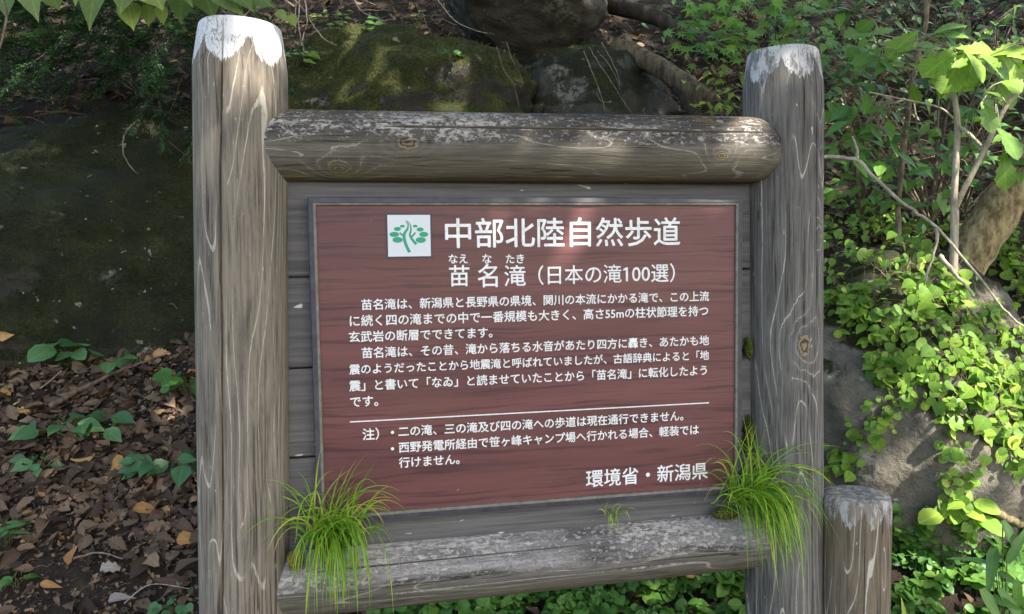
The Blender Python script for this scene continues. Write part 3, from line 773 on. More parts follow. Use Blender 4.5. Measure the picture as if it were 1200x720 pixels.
def plant_at(name, px, py, nl, spr, L, Wr, mat, label, prof=OVATE, hgt=.05, cat='plant', seed=0, stalk=green_stem, tone=(.2, .8), dd=0., up_=.35):
    nl = int(nl*1.7); spr *= 1.15
    rs = random.Random(seed+int(px)); h_ = hit(px, py); base = h_[0]+Vector((0, 0, -.004))
    o = empty(name, base, label, cat); lf = MB(); st = MB()
    for i in range(nl):
        a_ = rs.uniform(0, TAU); rr = spr*math.sqrt(rs.random())
        tip = base+Vector((math.cos(a_)*rr, math.sin(a_)*rr*.8-.01, hgt*rs.uniform(.45, 1.15)))
        st.tube(spline([base+Vector((rs.uniform(-.01, .01), rs.uniform(-.01, .01), 0)), (base*.45+tip*.55)+Vector((0, 0, hgt*.25)), tip], 4), .0011, 4)
        d = Vector((math.cos(a_+rs.uniform(-.7, .7)), math.sin(a_+rs.uniform(-.7, .7)), rs.uniform(-.35, .1)))
        l_ = L*rs.uniform(.75, 1.3)
        lf.leaf(tip-d*l_*.2, d, Vector((rs.uniform(-.3, .3), rs.uniform(-1.5, -.5), 1)), l_, l_*Wr, prof, .22, .2, rs.uniform(*tone))
    st.build('stem', stalk, o); lf.build('foliage', mat, o)
    return o
plant_at('woodland_plant', 88, 424, 9, .10, .085, .8, g_blue, 'low plant with oval leaves at the foot of the dark mossy rock', ROUND, .08, seed=1)
plant_at('woodland_plant', 135, 432, 6, .07, .06, .75, g_blue, 'small sprig right of the oval leaved plant at the foot of the rock', ROUND, .05, seed=2)
plant_at('woodland_plant', 88, 515, 12, .13, .085, .72, g_blue, 'broadest leafy plant in the middle of the leaf litter', OVATE, .075, seed=3)
plant_at('woodland_plant', 44, 556, 6, .06, .055, .7, g_blue, 'small seedling below the broadest plant in the litter', OVATE, .05, seed=4)
plant_at('woodland_plant', 196, 556, 13, .10, .07, .72, g_blue, 'dark green plant on the litter close to the left post', OVATE, .06, seed=5, tone=(0, .6))
plant_at('woodland_plant', 222, 470, 12, .09, .05, .85, g_mid, 'round leaved creeper against the left post above the litter', ROUND, .10, seed=6, tone=(.1, .6))
plant_at('woodland_plant', 20, 688, 5, .035, .04, .7, g_mid, 'tiny green seedling at the bottom left corner of the litter', OVATE, .035, seed=7)
plant_at('woodland_plant', 208, 716, 9, .06, .035, .8, g_blue, 'small green rosette by the foot of the left post', ROUND, .035, seed=8)
plant_at('woodland_plant', 10, 640, 7, .03, .09, .16, g_blue, 'small grassy sprig at the left edge of the litter', LANCE, .07, seed=9)

# ------------------------------------------------------------------ leaf litter (uncountable) and its standout leaves
litter_m = leaf_mat('dead_leaves', [(0, (.032, .020, .014)), (.3, (.085, .055, .037)), (.55, (.155, .103, .068)), (.75, (.24, .165, .11)), (.88, (.25, .13, .055)), (.96, (.32, .17, .06)), (1., (.40, .24, .10))], .15, .7, .2)
def litter():
    rs = random.Random(5); mb = MB()
    def one(p, n, L, tint, prof=OVATE):
        d = Vector((rs.gauss(0, 1), rs.gauss(0, 1), rs.gauss(0, .35)))
        d -= n*d.dot(n)*.8
        mb.leaf(p+n*rs.uniform(.002, .022), d, n+Vector((rs.gauss(0, .4), rs.gauss(0, .4), 0)), L, L*rs.uniform(.4, .7), prof,
                rs.uniform(-.6, 1.2), rs.uniform(-.5, .7), tint, 0, rs.uniform(-.2, .2), rs.uniform(0, .06))
    for i in range(9000):                                  # the litter slope left of the sign
        s, t_ = rs.uniform(1.7, 3.35), rs.uniform(-2.3, -.2)
        if s < 2.36+.12*mnoise.noise((t_*3, 0, 5.)) and rs.random() < .78: continue
        p = gpt(s, t_); n = (gpt(s, t_-.03)-gpt(s, t_+.03)).cross(gpt(s+.03, t_)-gpt(s-.03, t_)).normalized()
        if n.z < 0: n = -n
        tint = min(1, max(0, rs.gauss(.33, .2)));
        if rs.random() < .045: tint = rs.uniform(.8, 1.)
        one(p, n, rs.choice((.02, .03, .04, .05, .065, .08))*rs.uniform(.8, 1.15), tint, rs.choice((OVATE, OVATE, LOBED, OVATE4, RAG)))
    for i in range(9000):                                  # broken flakes
        s, t_ = rs.uniform(1.8, 3.35), rs.uniform(-2.3, -.2); p = gpt(s, t_)
        one(p, Vector((-.1, -.5, .85)), rs.uniform(.008, .022), min(1, max(0, rs.gauss(.42, .22))), rs.choice((OVATE4, RAG)))
    for i in range(6500):                                  # the shaded slope higher up and to the right
        s, t_ = rs.uniform(2.0, 5.2), rs.uniform(-3.2, 3.4)
        if s < 3.3 and t_ < -.2: continue
        p = gpt(s, t_); one(p, Vector((-.1, -.55, .83)), rs.uniform(.03, .08), min(.9, max(0, rs.gauss(.35, .2))), OVATE4)
    for i in range(2500):                                  # crumbs, needles and bits of twig
        s, t_ = rs.uniform(1.8, 3.3), rs.uniform(-2.3, -.2); p = gpt(s, t_, .006)
        d = Vector((rs.gauss(0, 1), rs.gauss(0, 1), rs.gauss(0, .2))).normalized()*rs.uniform(.01, .05)
        mb.tube([p, p+d*.5+Vector((0, 0, .004)), p+d], .0009, 3, rs.uniform(.2, .8))
    o = mb.build('leaf_litter', litter_m); tag(o, 'brown and tan dead leaves carpeting the slope', 'leaf litter', kind='stuff')
litter()
def dead_leaf(px, py, L, tint, label, lift=.025, wr=.6, ang=0.):
    h_ = hit(px, py); mb = MB(); p = h_[0]+h_[1]*lift
    d = rt*math.cos(ang)+up*math.sin(ang)*.5-fw*.1
    mb.leaf(p-d*L*.5, d, h_[1]+toCam*.5, L, L*wr, OVATE, .5, .35, tint, 0, .07, .012)
    o = mb.build('fallen_leaf', litter_m, None, p); tag(o, label, 'leaf')
dead_leaf(145, 550, .085, .97, 'orange brown curled leaf on the litter left of the dark green plant', ang=.5, wr=.75)
dead_leaf(8, 393, .05, 1., 'small orange leaf at the left edge by the foot of the mossy rock', ang=.2, wr=.8)
dead_leaf(222, 637, .075, .96, 'orange curled leaf lying close against the left post', ang=.3)
dead_leaf(172, 603, .09, .92, 'long tan curled leaf below the dark green plant', ang=-.1, wr=.45)
dead_leaf(62, 690, .06, .93, 'reddish leaf on bare soil near the bottom left', ang=-.2, wr=.4)
dead_leaf(84, 662, .06, .88, 'tan leaf standing on edge above the bare soil', ang=1.4, wr=.5)
dead_leaf(810, 682, .055, 1., 'yellow orange leaf among the ground cover left of the right post', .05, .7, .4)
dead_leaf(905, 695, .06, .95, 'orange brown leaf by the foot of the right post', .03)
pale_t = leaf_mat('pale_dead_leaf', [(0, (.20, .17, .15)), (1, (.30, .26, .22))], .1, .6)
h_ = hit(140, 674); mb = MB(); d = rt*1.0+up*.05
mb.leaf(h_[0]+h_[1]*.045-d*.04, d, h_[1]+toCam*.3, .065, .034, RAG, .5, .5, .5, 0, .08)
o = mb.build('fallen_leaf', pale_t, None, h_[0]); tag(o, 'pale grey fallen leaf lying on the bare soil in a patch of sun', 'leaf')
h_ = hit(144, 712); mb = MB(); d = rt*.8+up*.3
mb.leaf(h_[0]+h_[1]*.045-d*.04, d, h_[1]+toCam*.3, .065, .030, OVATE, .6, .5, .0, 0, .08)
o = mb.build('fallen_leaf', pale_t, None, h_[0]); tag(o, 'grey fallen leaf cut by the bottom edge near the left post', 'leaf')

# sticks
def stick(pts, r0, r1, mat, label, name='stick', cat='stick', sub=(), lift=.02):
    mb = MB(); P = [(hit(x, y)[0]+ZU*lift+toCam*lift) if s is None else at(x, y, s) for (x, y, s) in pts]
    stem(mb, P, r0, r1, 7, r0*.25)
    for q in sub:
        Q = [(hit(x, y)[0]+ZU*lift+toCam*lift) if s is None else at(x, y, s) for (x, y, s) in q]; stem(mb, Q, r1, r1*.5, 5, r1*.2)
    o = mb.build(name, mat, None, P[0]); tag(o, label, cat)
red_stick = plain_bark('stick_bark', (.07, .045, .03), (.17, .11, .075), 50., 2.)
stick([(62, 482, None), (110, 456, None), (150, 438, None), (196, 422, None)], .012, .003, red_stick, 'brown broken stick lying aslant at the foot of the mossy rock')
stick([(20, 480, None), (50, 462, None), (76, 440, None)], .003, .002, pale_m, 'thin grey twig left of the broken stick')
stick([(90, 660, None), (120, 653, None), (148, 660, None)], .004, .002, twig_m, 'thin brown twig lying above the bare soil')
stick([(150, 712, None), (180, 690, None), (225, 695, None)], .002, .001, pale_m, 'wiry pale root on the soil near the left post')

# ------------------------------------------------------------------ top left: dark evergreen shrub
def evergreen():
    rs = random.Random(12); base = hit(150, 95)[0]
    o = empty('evergreen_shrub', base, 'dark fine leaved evergreen shrub drooping over the mossy rock at top left', 'shrub'); st = MB(); lf = MB()
    for i in range(260):
        px, py = rs.uniform(-70, 330 if i % 4 == 0 else 250), rs.uniform(-85, 78); s0 = rs.uniform(2.8, 3.9)
        if px > 235 and py > 60: py -= 70
        a_ = at(px, py, s0+.3); d = (rt*rs.uniform(-1, 1)+up*rs.uniform(-.7, .15)-fw*rs.uniform(.1, .8)).normalized()
        L = rs.uniform(.2, .45); pts = [a_+d*(L*k/6)-ZU*(.35*L*(k/6)**2) for k in range(7)]
        st.tube(pts, [.003-.0003*k for k in range(7)], 4)
        for k in range(46):
            u = rs.uniform(.1, 1)*5.99; j = int(u); q = pts[j].lerp(pts[j+1], u-j)
            sgn = 1 if k % 2 else -1
            tw = (d.cross(ZU)*sgn*rs.uniform(.4, 1.)+d*.9+rv(.25)).normalized(); tl = rs.uniform(.03, .09)
            tn = rs.gauss(.4, .22)
            for z in range(7):
                b_ = q+tw*(tl*z/7); e = (tw*.8+tw.cross(ZU)*(1 if z % 2 else -1)*.9+rv(.25))
                lf.leaf(b_, e, ZU+rv(.5), rs.uniform(.014, .026), .0048, BLADE, .1, .1, min(1, max(0, tn+rs.gauss(0, .1))))
    st.build('stem', dark_bark, o); lf.build('foliage', g_ever, o)
evergreen()

# centre: hanging roots, dead twigs, logs
def roots(label, lst, mat, r=.004, name='hanging_root', cat='root'):
    mb = MB(); P0 = at(*lst[0][0])
    for L in lst: stem(mb, [at(*q) for q in L], r*U(.7, 1.2), r*.3, 5, .0022)
    o = mb.build(name, mat, None, P0); tag(o, label, cat)
roots('bundle of pale wiry roots hanging beside the top of the left post', [[(352, -10, 3.5), (350, 30, 3.45), (356, 62, 3.45)], [(356, -8, 3.45), (360, 25, 3.42), (354, 48, 3.4), (360, 66, 3.4)], [(347, 2, 3.5), (346, 40, 3.5)], [(362, 22, 3.5), (378, 44, 3.45), (395, 54, 3.4)]], pale_m, .0035)
roots('thin pale root arching down the moss above the top beam', [[(510, -5, 3.4), (530, 22, 3.35), (556, 36, 3.35), (572, 39, 3.35)]], pale_m, .003)
roots('small forked pale twig left of the thin arching root', [[(415, 0, 3.4), (425, 14, 3.4), (448, 24, 3.35), (458, 22, 3.35)], [(422, 12, 3.4), (440, 12, 3.38), (458, 12, 3.36)]], pale_m, .003)
roots('two brown roots trailing down the rock in the centre above the top beam', [[(582, 55, 3.5), (590, 82, 3.4), (602, 100, 3.38), (609, 130, 3.36)], [(594, 50, 3.5), (600, 70, 3.42), (611, 92, 3.4), (610, 105, 3.4)]], red_stick, .0035)
roots('bent bare twig hanging in front of the mossy rock left of the left post', [[(163, 140, 3.1), (147, 156, 3.08), (145, 180, 3.06), (155, 198, 3.06), (162, 204, 3.06)]], twig_m, .004)
def logo(pts, r0, r1, mat, label, name='fallen_log', cat='log'):
    mb = MB(); P = [at(*q) for q in pts]; stem(mb, P, r0, r1, 12, r0*.08)
    o = mb.build(name, mat, None, P[0]); tag(o, label, cat)
logo([(690, 2, 4.2), (760, 18, 4.0), (800, 40, 3.9), (850, 62, 3.8)], .045, .03, dark_bark, 'dark fallen log running off the overhanging boulder towards the right post')
logo([(722, 56, 4.0), (770, 78, 3.8), (830, 118, 3.6)], .055, .045, brown_bark, 'thick mossy brown log sloping down behind the top beam')
logo([(755, 60, 3.9), (800, 110, 3.7), (822, 150, 3.6)], .03, .03, dark_bark, 'thin dark branch propped against the sloping brown log')
roots('spray of splintered dead twigs left of the sloping brown log', [[(690, 55, 3.6), (712, 90, 3.5), (742, 135, 3.45)], [(700, 60, 3.6), (715, 78, 3.5), (726, 100, 3.5)], [(684, 60, 3.6), (704, 110, 3.5), (709, 132, 3.5)], [(705, 50, 3.6), (722, 82, 3.5), (727, 106, 3.48)], [(716, 120, 3.5), (704, 118, 3.5), (699, 108, 3.5)]], twig_m, .0036, 'dead_twigs', 'twigs')
roots('pale dead twigs scattered between the right post and the saplings', [[(1005+U(0, 45), 110+U(0, 40), 2.72), (1025+U(-20, 40), 125+U(-25, 35), 2.7), (1040+U(-40, 50), 130+U(-25, 35), 2.68)] for _ in range(16)], pale_m, .0035, 'dead_twigs', 'twigs')
# moss-side foliage near the left post top and small sprigs in the middle
plant_at('fern_sprig', 420, 42, 10, .10, .05, .5, g_mid, 'small green sprig on the slope above the mossy rock, left of the centre boulder', OVATE, .06, seed=20)
plant_at('fern_sprig', 345, 80, 9, .09, .05, .5, g_lite, 'pale sprig just right of the left post near its top', OVATE, .06, seed=21)
plant_at('fern_sprig', 386, 30, 12, .12, .045, .5, g_lite, 'pale green sprig at the top edge between the left post and the centre boulder', OVATE, .07, seed=23)
plant_at('fern_sprig', 490, 30, 12, .10, .05, .16, g_mid, 'tuft of thin grassy leaves on the slope just left of the overhanging boulder', LANCE, .06, seed=24)
plant_at('fern_sprig', 528, 75, 6, .05, .04, .6, g_mid, 'tiny seedling on the moss left of the overhanging boulder', OVATE, .05, seed=22)

def debris():
    rs = random.Random(17); mb = MB()
    for i in range(1500):
        s_, t_ = rs.uniform(2.5, 5.4), rs.uniform(-3.3, 3.4)
        if s_ < 3.2 and t_ < -.1: continue
        p = gpt(s_, t_, rs.uniform(.0, .05)); d = Vector((rs.gauss(0, 1), rs.gauss(0, 1), rs.gauss(.1, .5))).normalized(); L = rs.uniform(.06, .38)
        pts = [p+d*(L*k/4)+Vector((rs.gauss(0, .012), rs.gauss(0, .012), rs.gauss(0, .012))) for k in range(5)]
        r_ = rs.uniform(.0012, .004); mb.tube(pts, [r_, r_, r_*.8, r_*.7, r_*.5], 4, rs.choice((.2, .35, .45, .6, .74)))
    o = mb.build('twig_litter', litter_m); tag(o, 'tangle of thin dead twigs strewn over the dark slope behind the sign', 'twigs', kind='stuff')
debris()
# ------------------------------------------------------------------ right: maple, shrubs, saplings
def maple():
    rs = random.Random(31); base = at(905, 150, 3.6)
    o = empty('maple_shrub', base, 'young maple with pointed star shaped leaves above the right end of the top beam', 'maple'); st = MB(); lf = MB()
    for (x, y) in ((840, 20), (875, 8), (910, 25), (870, 40), (930, 10), (895, -20), (830, -10), (855, 55), (945, 40), (815, 30)):
        tip = at(x, y, rs.uniform(3.0, 3.4)); pts = stem(st, [base, base.lerp(tip, .5)+ZU*.08, tip], .005, .0015, 5)
        for k in range(22):
            q = tip+rt*rs.gauss(0, .07)+up*rs.gauss(0, .045)+fw*rs.gauss(0, .08)
            d = (rt*rs.uniform(-1, 1)-up*rs.uniform(.1, .9)-fw*.3)
            st.tube([q, q-d.normalized()*.03, pts[-3]], .0008, 3)
            lf.fan(q, d, ZU*.8+toCam*.7+rv(.4), MAPLE, rs.uniform(.055, .085), min(1, max(0, rs.gauss(.7, .22))))
    st.build('stem', twig_m, o); lf.build('foliage', g_mid, o)
maple()
def shrub(name, base, tips, label, mat, L, Wr, prof, per, seed, smat=twig_m, r0=.006, spread=.06, tone=(.5, .22), cat='shrub', face=.7):
    rs = random.Random(seed); o = empty(name, base, label, cat); st = MB(); lf = MB()
    for (x, y, s) in tips:
        tip = at(x, y, s); pts = stem(st, [base, base.lerp(tip, .5)+ZU*.04+rv(.02), tip], r0, r0*.3, 6)
        for k in range(per):
            q = tip+rt*rs.gauss(0, spread)+up*rs.gauss(0, spread*.7)+fw*rs.gauss(0, spread)
            d = rt*rs.uniform(-1, 1)-up*rs.uniform(-.1, .8)-fw*rs.uniform(-.2, .7)
            l_ = L*rs.uniform(.6, 1.15)
            st.tube([q, q.lerp(pts[-4], .5)+ZU*.006, pts[-4]], .0009, 3)
            lf.leaf(q, d, ZU*.8+toCam*face+rv(.35), l_, l_*Wr, prof, .2, .2, min(1, max(0, rs.gauss(*tone))), ripple=.004)
    st.build('stem', smat, o); lf.build('foliage', mat, o); return o
shrub('leafy_shrub', at(1010, 250, 2.9), [(990, 120, 2.6), (1005, 135, 2.6), (985, 165, 2.55), (1005, 178, 2.6), (1030, 158, 2.65), (975, 60, 2.8), (1045, 190, 2.6), (985, 205, 2.6), (1000, 90, 2.8)],
      'leafy shrub with oval pointed leaves close behind the right post', g_mid, .075, .5, OVATE, 11, 41, tone=(.66, .25))
shrub('leafy_shrub', at(850, 150, 3.5), [(835, 80, 3.3), (850, 95, 3.2), (830, 115, 3.2), (855, 120, 3.2), (842, 132, 3.2)],
      'small pale leaved shrub above the right end of the top beam, under the maple', g_lite, .04, .55, OVATE, 12, 42, spread=.05)
shrub('leafy_shrub', at(1120, 60, 4.2), [(x, y, s) for x in (990, 1040, 1090, 1140, 1190, 1230) for (y, s) in ((-10, 3.9), (30, 4.0), (75, 3.9), (120, 3.8))],
      'dark feathery undergrowth filling the top right corner behind the saplings', g_ever, .06, .4, OVATE, 50, 43, dark_bark, spread=.13, tone=(.6, .3))
shrub('leafy_shrub', at(1130, 250, 3.0), [(1085, 175, 2.95), (1100, 210, 2.9), (1140, 200, 2.85), (1170, 165, 2.9), (1085, 235, 2.8), (1190, 200, 3.0)],
      'shaded shrub behind the stems of the big leaved sapling', g_mid, .075, .6, OVATE, 9, 44, spread=.085, tone=(.5, .25))
shrub('leafy_shrub', at(905, 60, 4.6), [(x, y, 4.4) for x in (790, 830, 870, 910, 950) for y in (-20, 20, 60)],
      'dark background bush behind the maple', g_dark, .06, .45, OVATE, 26, 45, dark_bark, spread=.14)

shrub('leafy_shrub', at(1090, 262, 3.1), [(980, 75, 3.0), (1020, 60, 3.1), (1060, 50, 3.2), (1100, 70, 3.2), (1150, 95, 3.1), (1190, 120, 3.0), (1060, 150, 3.0), (1100, 130, 3.1), (1150, 150, 3.0), (975, 110, 2.8), (1015, 215, 2.8), (1060, 215, 2.8), (1130, 180, 2.9), (1185, 30, 3.2), (1130, 20, 3.3)],
      'loose green shrub of many small oval leaves spreading between the sapling stems', g_mid, .062, .55, OVATE, 22, 46, spread=.10, tone=(.68, .25))
def sapling_thin():
    base = at(1053, 262, 2.75)
    o = empty('thin_sapling', base, 'thin straight sapling with a single grey stem right of the right post', 'sapling'); st = MB(); lf = MB(); rs = random.Random(4)
    P = stem(st, [drop(base), base, at(1053, 233, 2.75), at(1064, 133, 2.72), at(1072, 80, 2.7), at(1086, 20, 2.7), at(1078, -40, 2.7)], .0105, .007, 8)
    stem(st, [at(1086, 20, 2.7), at(1094, -30, 2.7)], .005, .004)
    for q in ([(1072, 82, 2.7), (1040, 76, 2.66), (1022, 62, 2.62)], [(1064, 110, 2.71), (1030, 100, 2.66), (1000, 98, 2.62)], [(1076, 50, 2.7), (1100, 40, 2.66), (1124, 34, 2.62)],
              [(1040, 30, 2.68), (1010, 18, 2.64), (985, 14, 2.6)]):
        pts = stem(st, [at(*z) for z in q], .003, .0012, 5)
        for k in range(7):
            b_ = pts[-1-k]; d = rt*rs.uniform(-1, 1)-up*rs.uniform(-.2, .8)-fw*.3
            lf.leaf(b_, d, ZU+toCam*.6+rv(.3), rs.uniform(.04, .085), .035, OVATE, .2, .2, rs.uniform(.3, .9))
    st.build('stem', twig_m, o); lf.build('foliage', g_mid, o)
sapling_thin()
def sapling_big():
    base = at(1118, 262, 2.45); rs = random.Random(9)
    o = empty('broadleaf_sapling', base, 'two stemmed sapling with large wavy edged bright green leaves at the right edge', 'sapling'); LL = []; st = MB(); lf = MB()
    stem(st, [drop(base), base, at(1118, 233, 2.44), at(1122, 147, 2.4), at(1117, 100, 2.38), at(1124, 70, 2.36)], .0125, .007, 8)
    stem(st, [drop(at(1120, 255, 2.45)), at(1120, 255, 2.45), at(1123, 237, 2.44), at(1153, 177, 2.4), at(1180, 123, 2.36), at(1205, 100, 2.34), at(1240, 60, 2.3)], .0105, .006, 8)
    stem(st, [at(1122, 147, 2.4), at(1136, 158, 2.38), at(1149, 171, 2.38)], .006, .006, 6)
    stem(st, [at(1118, 140, 2.4), at(1100, 126, 2.36), at(1060, 117, 2.32), at(1018, 108, 2.3)], .004, .0018, 6)
    stem(st, [at(1180, 123, 2.36), at(1170, 110, 2.34), at(1158, 104, 2.34)], .003, .002, 5)
    tw = [(1124, 70, 2.36), (1122, 90, 2.36), (1117, 100, 2.38), (1190, 105, 2.33), (1165, 108, 2.34), (1205, 95, 2.3)]
    for (x, y, tx, ty, wpx, tn) in ((1030, 40, 992, 36, 34, .35), (1034, 56, 1000, 72, 26, .25), (1076, 36, 1040, 62, 30, .6), (1094, 40, 1132, 22, 24, .6), (1092, 44, 1136, 36, 20, .45), (1120, 62, 1082, 84, 36, .65), (1130, 64, 1106, 102, 40, .6),
                                     (1124, 62, 1170, 60, 40, .7), (1130, 60, 1160, 92, 34, .75), (1160, 66, 1205, 50, 30, .9), (1180, 66, 1215, 68, 30, .85), (1170, 60, 1200, 100, 44, .8), (1140, 62, 1136, 104, 22, .6), (1150, 66, 1190, 88, 34, .55), (1196, 44, 1212, 58, 24, .95),
                                     (1174, 96, 1200, 104, 34, .5), (1100, 56, 1078, 50, 24, .5), (1150, 64, 1120, 50, 26, .8), (1168, 150, 1200, 182, 36, .3), (1150, 120, 1168, 152, 26, .35), (1176, 178, 1182, 222, 24, .3)):
        s0 = rs.uniform(2.24, 2.36); a_ = at(x, y, s0); b_ = at(tx, ty, s0-rs.uniform(.0, .05)); d = b_-a_
        lf.leaf(a_, d, ZU*.9+toCam*.8+rv(.25), d.length, wpx/F*s0*1.15, LOBED, .15, .2, min(1, tn+rs.uniform(-.08, .08)), ripple=.012)
        LL.append((a_, d, wpx, s0, tn))
        q = min(tw, key=lambda k: (k[0]-x)**2+(k[1]-y)**2); st.tube([at(*q), at(*q).lerp(a_, .5)+ZU*.01, a_], .0016, 4)
    for k in range(34):
        a_, d, wpx, s0, tn = rs.choice(LL[:17]); b_ = a_+rt*rs.gauss(0, .08)+up*rs.gauss(-.01, .05)+fw*rs.uniform(-.02, .2)
        dd = (d.normalized()+rv(.7)-up*.2).normalized(); l_ = d.length*rs.uniform(.5, .95)
        lf.leaf(b_, dd, ZU*.9+toCam*.8+rv(.35), l_, l_*rs.uniform(.55, .8), LOBED, .15, .2, min(1, max(0, tn+rs.uniform(-.3, .2))), ripple=.012)
        st.tube([b_, b_.lerp(a_, .5)+ZU*.006, a_], .0014, 4)
    st.build('stem', pale_m, o); lf.build('foliage', g_lite, o)
sapling_big()
roots('long pale branch sagging down across the vines from behind the right post', [[(955, 183, 2.4), (1000, 187, 2.35), (1020, 203, 2.32), (1057, 238, 2.25), (1097, 267, 2.2), (1153, 333, 2.15), (1180, 367, 2.12), (1215, 392, 2.1)], [(1097, 267, 2.2), (1096, 290, 2.18), (1083, 334, 2.16)], [(1100, 300, 2.18), (1120, 322, 2.16), (1142, 348, 2.14)], [(1005, 187, 2.35), (1004, 172, 2.35), (998, 160, 2.36)]], pale_m, .0075, 'dead_branch', 'branch')
logo([(1090, 380, 2.85), (1130, 310, 2.8), (1162, 260, 2.77), (1200, 205, 2.75), (1250, 140, 2.7)], .07, .08, yellow_bark, 'stout leaning tree trunk with yellowish lichened bark at the right edge', 'tree_trunk', 'tree')

# vines over the boulder
def vines():
    rs = random.Random(77); base = hit(1060, 300)[0]
    o = empty('creeping_vine', base, 'light green round leaved vine trailing down over the large boulder', 'vine'); st = MB(); lf = MB()
    lines = [[(965, 262), (1000, 275), (1040, 285), (1080, 290)], [(965, 285), (1000, 300), (1030, 318), (1050, 340)], [(1000, 262), (1050, 270), (1100, 282), (1150, 300)],
             [(970, 320), (990, 340), (1010, 370)], [(1050, 290), (1090, 320), (1110, 350), (1120, 390), (1110, 430)], [(1060, 350), (1075, 380), (1080, 420), (1090, 450)],
             [(1100, 330), (1140, 370), (1180, 400), (1205, 440)], [(1120, 390), (1140, 430), (1165, 470), (1170, 500)], [(1020, 400), (1040, 415), (1060, 430), (1085, 440)],
             [(1025, 425), (1040, 450), (1045, 470)], [(1080, 470), (1110, 480), (1140, 500)], [(1180, 440), (1190, 480), (1195, 520), (1200, 560)], [(1115, 480), (1116, 540), (1112, 580), (1125, 600)],
             [(1150, 440), (1180, 470), (1205, 480)], [(965, 240), (1000, 246), (1040, 252)], [(1070, 300), (1060, 330), (1085, 365), (1110, 410), (1130, 470)], [(1150, 360), (1190, 420), (1210, 500)],
             [(1025, 490), (1010, 510), (995, 535)], [(1000, 350), (1030, 390), (1040, 430)], [(1185, 330), (1200, 350)]]
    for _ in range(22):
        x, y = rs.uniform(955, 1190), rs.uniform(225, 400) if rs.random() < .7 else rs.uniform(400, 540)
        if x < 1090 and y > 380: continue
        lines.append([(x, y), (x+rs.uniform(10, 40), y+rs.uniform(5, 30)), (x+rs.uniform(30, 70), y+rs.uniform(15, 60))])
    for L in lines:
        P = []
        for (x, y) in L:
            h_ = hit(x, y); P.append(h_[0]+h_[1]*.012)
        pts = stem(st, P, .0022, .0012, 4, .003)
        n = int(len(pts)*rs.uniform(3.6, 5.0))
        for k in range(n):
            u = rs.uniform(0, len(pts)-1.01); j = int(u); q = pts[j].lerp(pts[j+1], u-j)
            q = q+rt*rs.gauss(0, .028)+up*rs.gauss(0, .028)
            b = hit(*proj(q)); nn = b[1] if b else toCam
            if b and (b[0]-q).length < .12: q = b[0]+nn*rs.uniform(.012, .05)
            d = rt*rs.uniform(-1, 1)-up*rs.uniform(-.1, 1)
            l_ = rs.choice((.014, .017, .02, .024, .028, .033, .042))*rs.uniform(.8, 1.15)
            st.tube([q, q.lerp(pts[j], .5)+nn*.004, pts[j]], .0006, 3)
            lf.leaf(q, d, nn*.6+ZU*.6+rv(.35), l_, l_*.95, ROUND if l_ < .03 else HEART, .18, .15, min(1, max(0, rs.gauss(.5, .24))))
    st.build('stem', twig_m, o); lf.build('foliage', g_lite, o)
def proj(p):
    d = p-CAM; z = d.dot(fw); return 600+F*d.dot(rt)/z, 360-F*d.dot(up)/z
vines()

# ground cover under and right of the sign
def cover():
    rs = random.Random(55); mb = MB()
    n = 0
    for i in range(4200):
        px = rs.uniform(430, 1210); py = rs.uniform(625, 760)
        dens = 1. if px > 470 else .4
        if px < 640 and py < 690: dens = .35
        if rs.random() > dens: continue
        h_ = hit(px, min(py, 759))
        if not h_ or h_[2] > 3.: continue
        if mnoise.noise((px*.02, py*.03, 1.)) < -.22: continue
        q = h_[0]+ZU*rs.uniform(.01, .065); k = rs.choice((1, 3, 3)); a0 = rs.uniform(0, TAU); cl = mnoise.noise((px*.012, py*.02, 7.)); l_ = rs.uniform(.014, .034)*(1.2+.6*cl); tn = min(1, max(0, rs.gauss(.58+.5*cl, .25)))
        mb.tube([h_[0]-ZU*.005, q], .0008, 3, tn)
        for j in range(k):
            a_ = a0+j*TAU/3; d = Vector((math.cos(a_), math.sin(a_), rs.uniform(-.3, .15)))
            mb.leaf(q, d, ZU+Vector((rs.gauss(0, .5), rs.gauss(-.3, .5), 0)), l_*rs.uniform(.8, 1.1), l_*rs.uniform(.75, 1.), ROUND, rs.uniform(.05, .5), rs.uniform(0, .4), min(1, max(0, tn+rs.gauss(0, .08))))
    o = mb.build('ground_cover', g_mid); tag(o, 'dense carpet of small round green leaves below and right of the sign', 'ground cover', kind='stuff')
cover()
def sasa(name, base, lst, label, mat, seed):
    rs = random.Random(seed); o = empty(name, at(*base), label, 'bamboo grass'); lf = MB(); st = MB()
    for (x, y, s, tx, ty, ts, wd, tn) in lst:
        a_ = at(x, y, s); b_ = at(tx, ty, ts); d = b_-a_
        lf.leaf(a_, d, ZU+toCam*.7+rv(.2), d.length, wd, LANCE, .25, .1, tn)
        st.tube([at(*base), at(*base).lerp(a_, .5), a_], .0015, 4)
    st.build('stem', green_stem, o); lf.build('foliage', mat, o)
sasa('bamboo_grass', (1175, 760, 1.95), [(1160, 660, 1.95, 1112, 650, 1.9, .022, .5), (1165, 640, 1.95, 1158, 700, 1.9, .03, .45), (1170, 670, 1.95, 1200, 690, 1.9, .026, .35), (1175, 610, 1.95, 1200, 660, 1.9, .024, .4), (1180, 660, 1.9, 1210, 610, 1.9, .022, .5),
                                      (1165, 640, 1.95, 1150, 625, 1.93, .02, .6), (1190, 680, 1.9, 1195, 725, 1.9, .03, .6), (1160, 700, 1.9, 1200, 715, 1.85, .028, .65), (1150, 690, 1.9, 1180, 740, 1.85, .03, .9), (1170, 690, 1.9, 1215, 750, 1.85, .03, .7)],
     'clump of long pointed bamboo grass leaves in the bottom right corner', g_mid, 3)
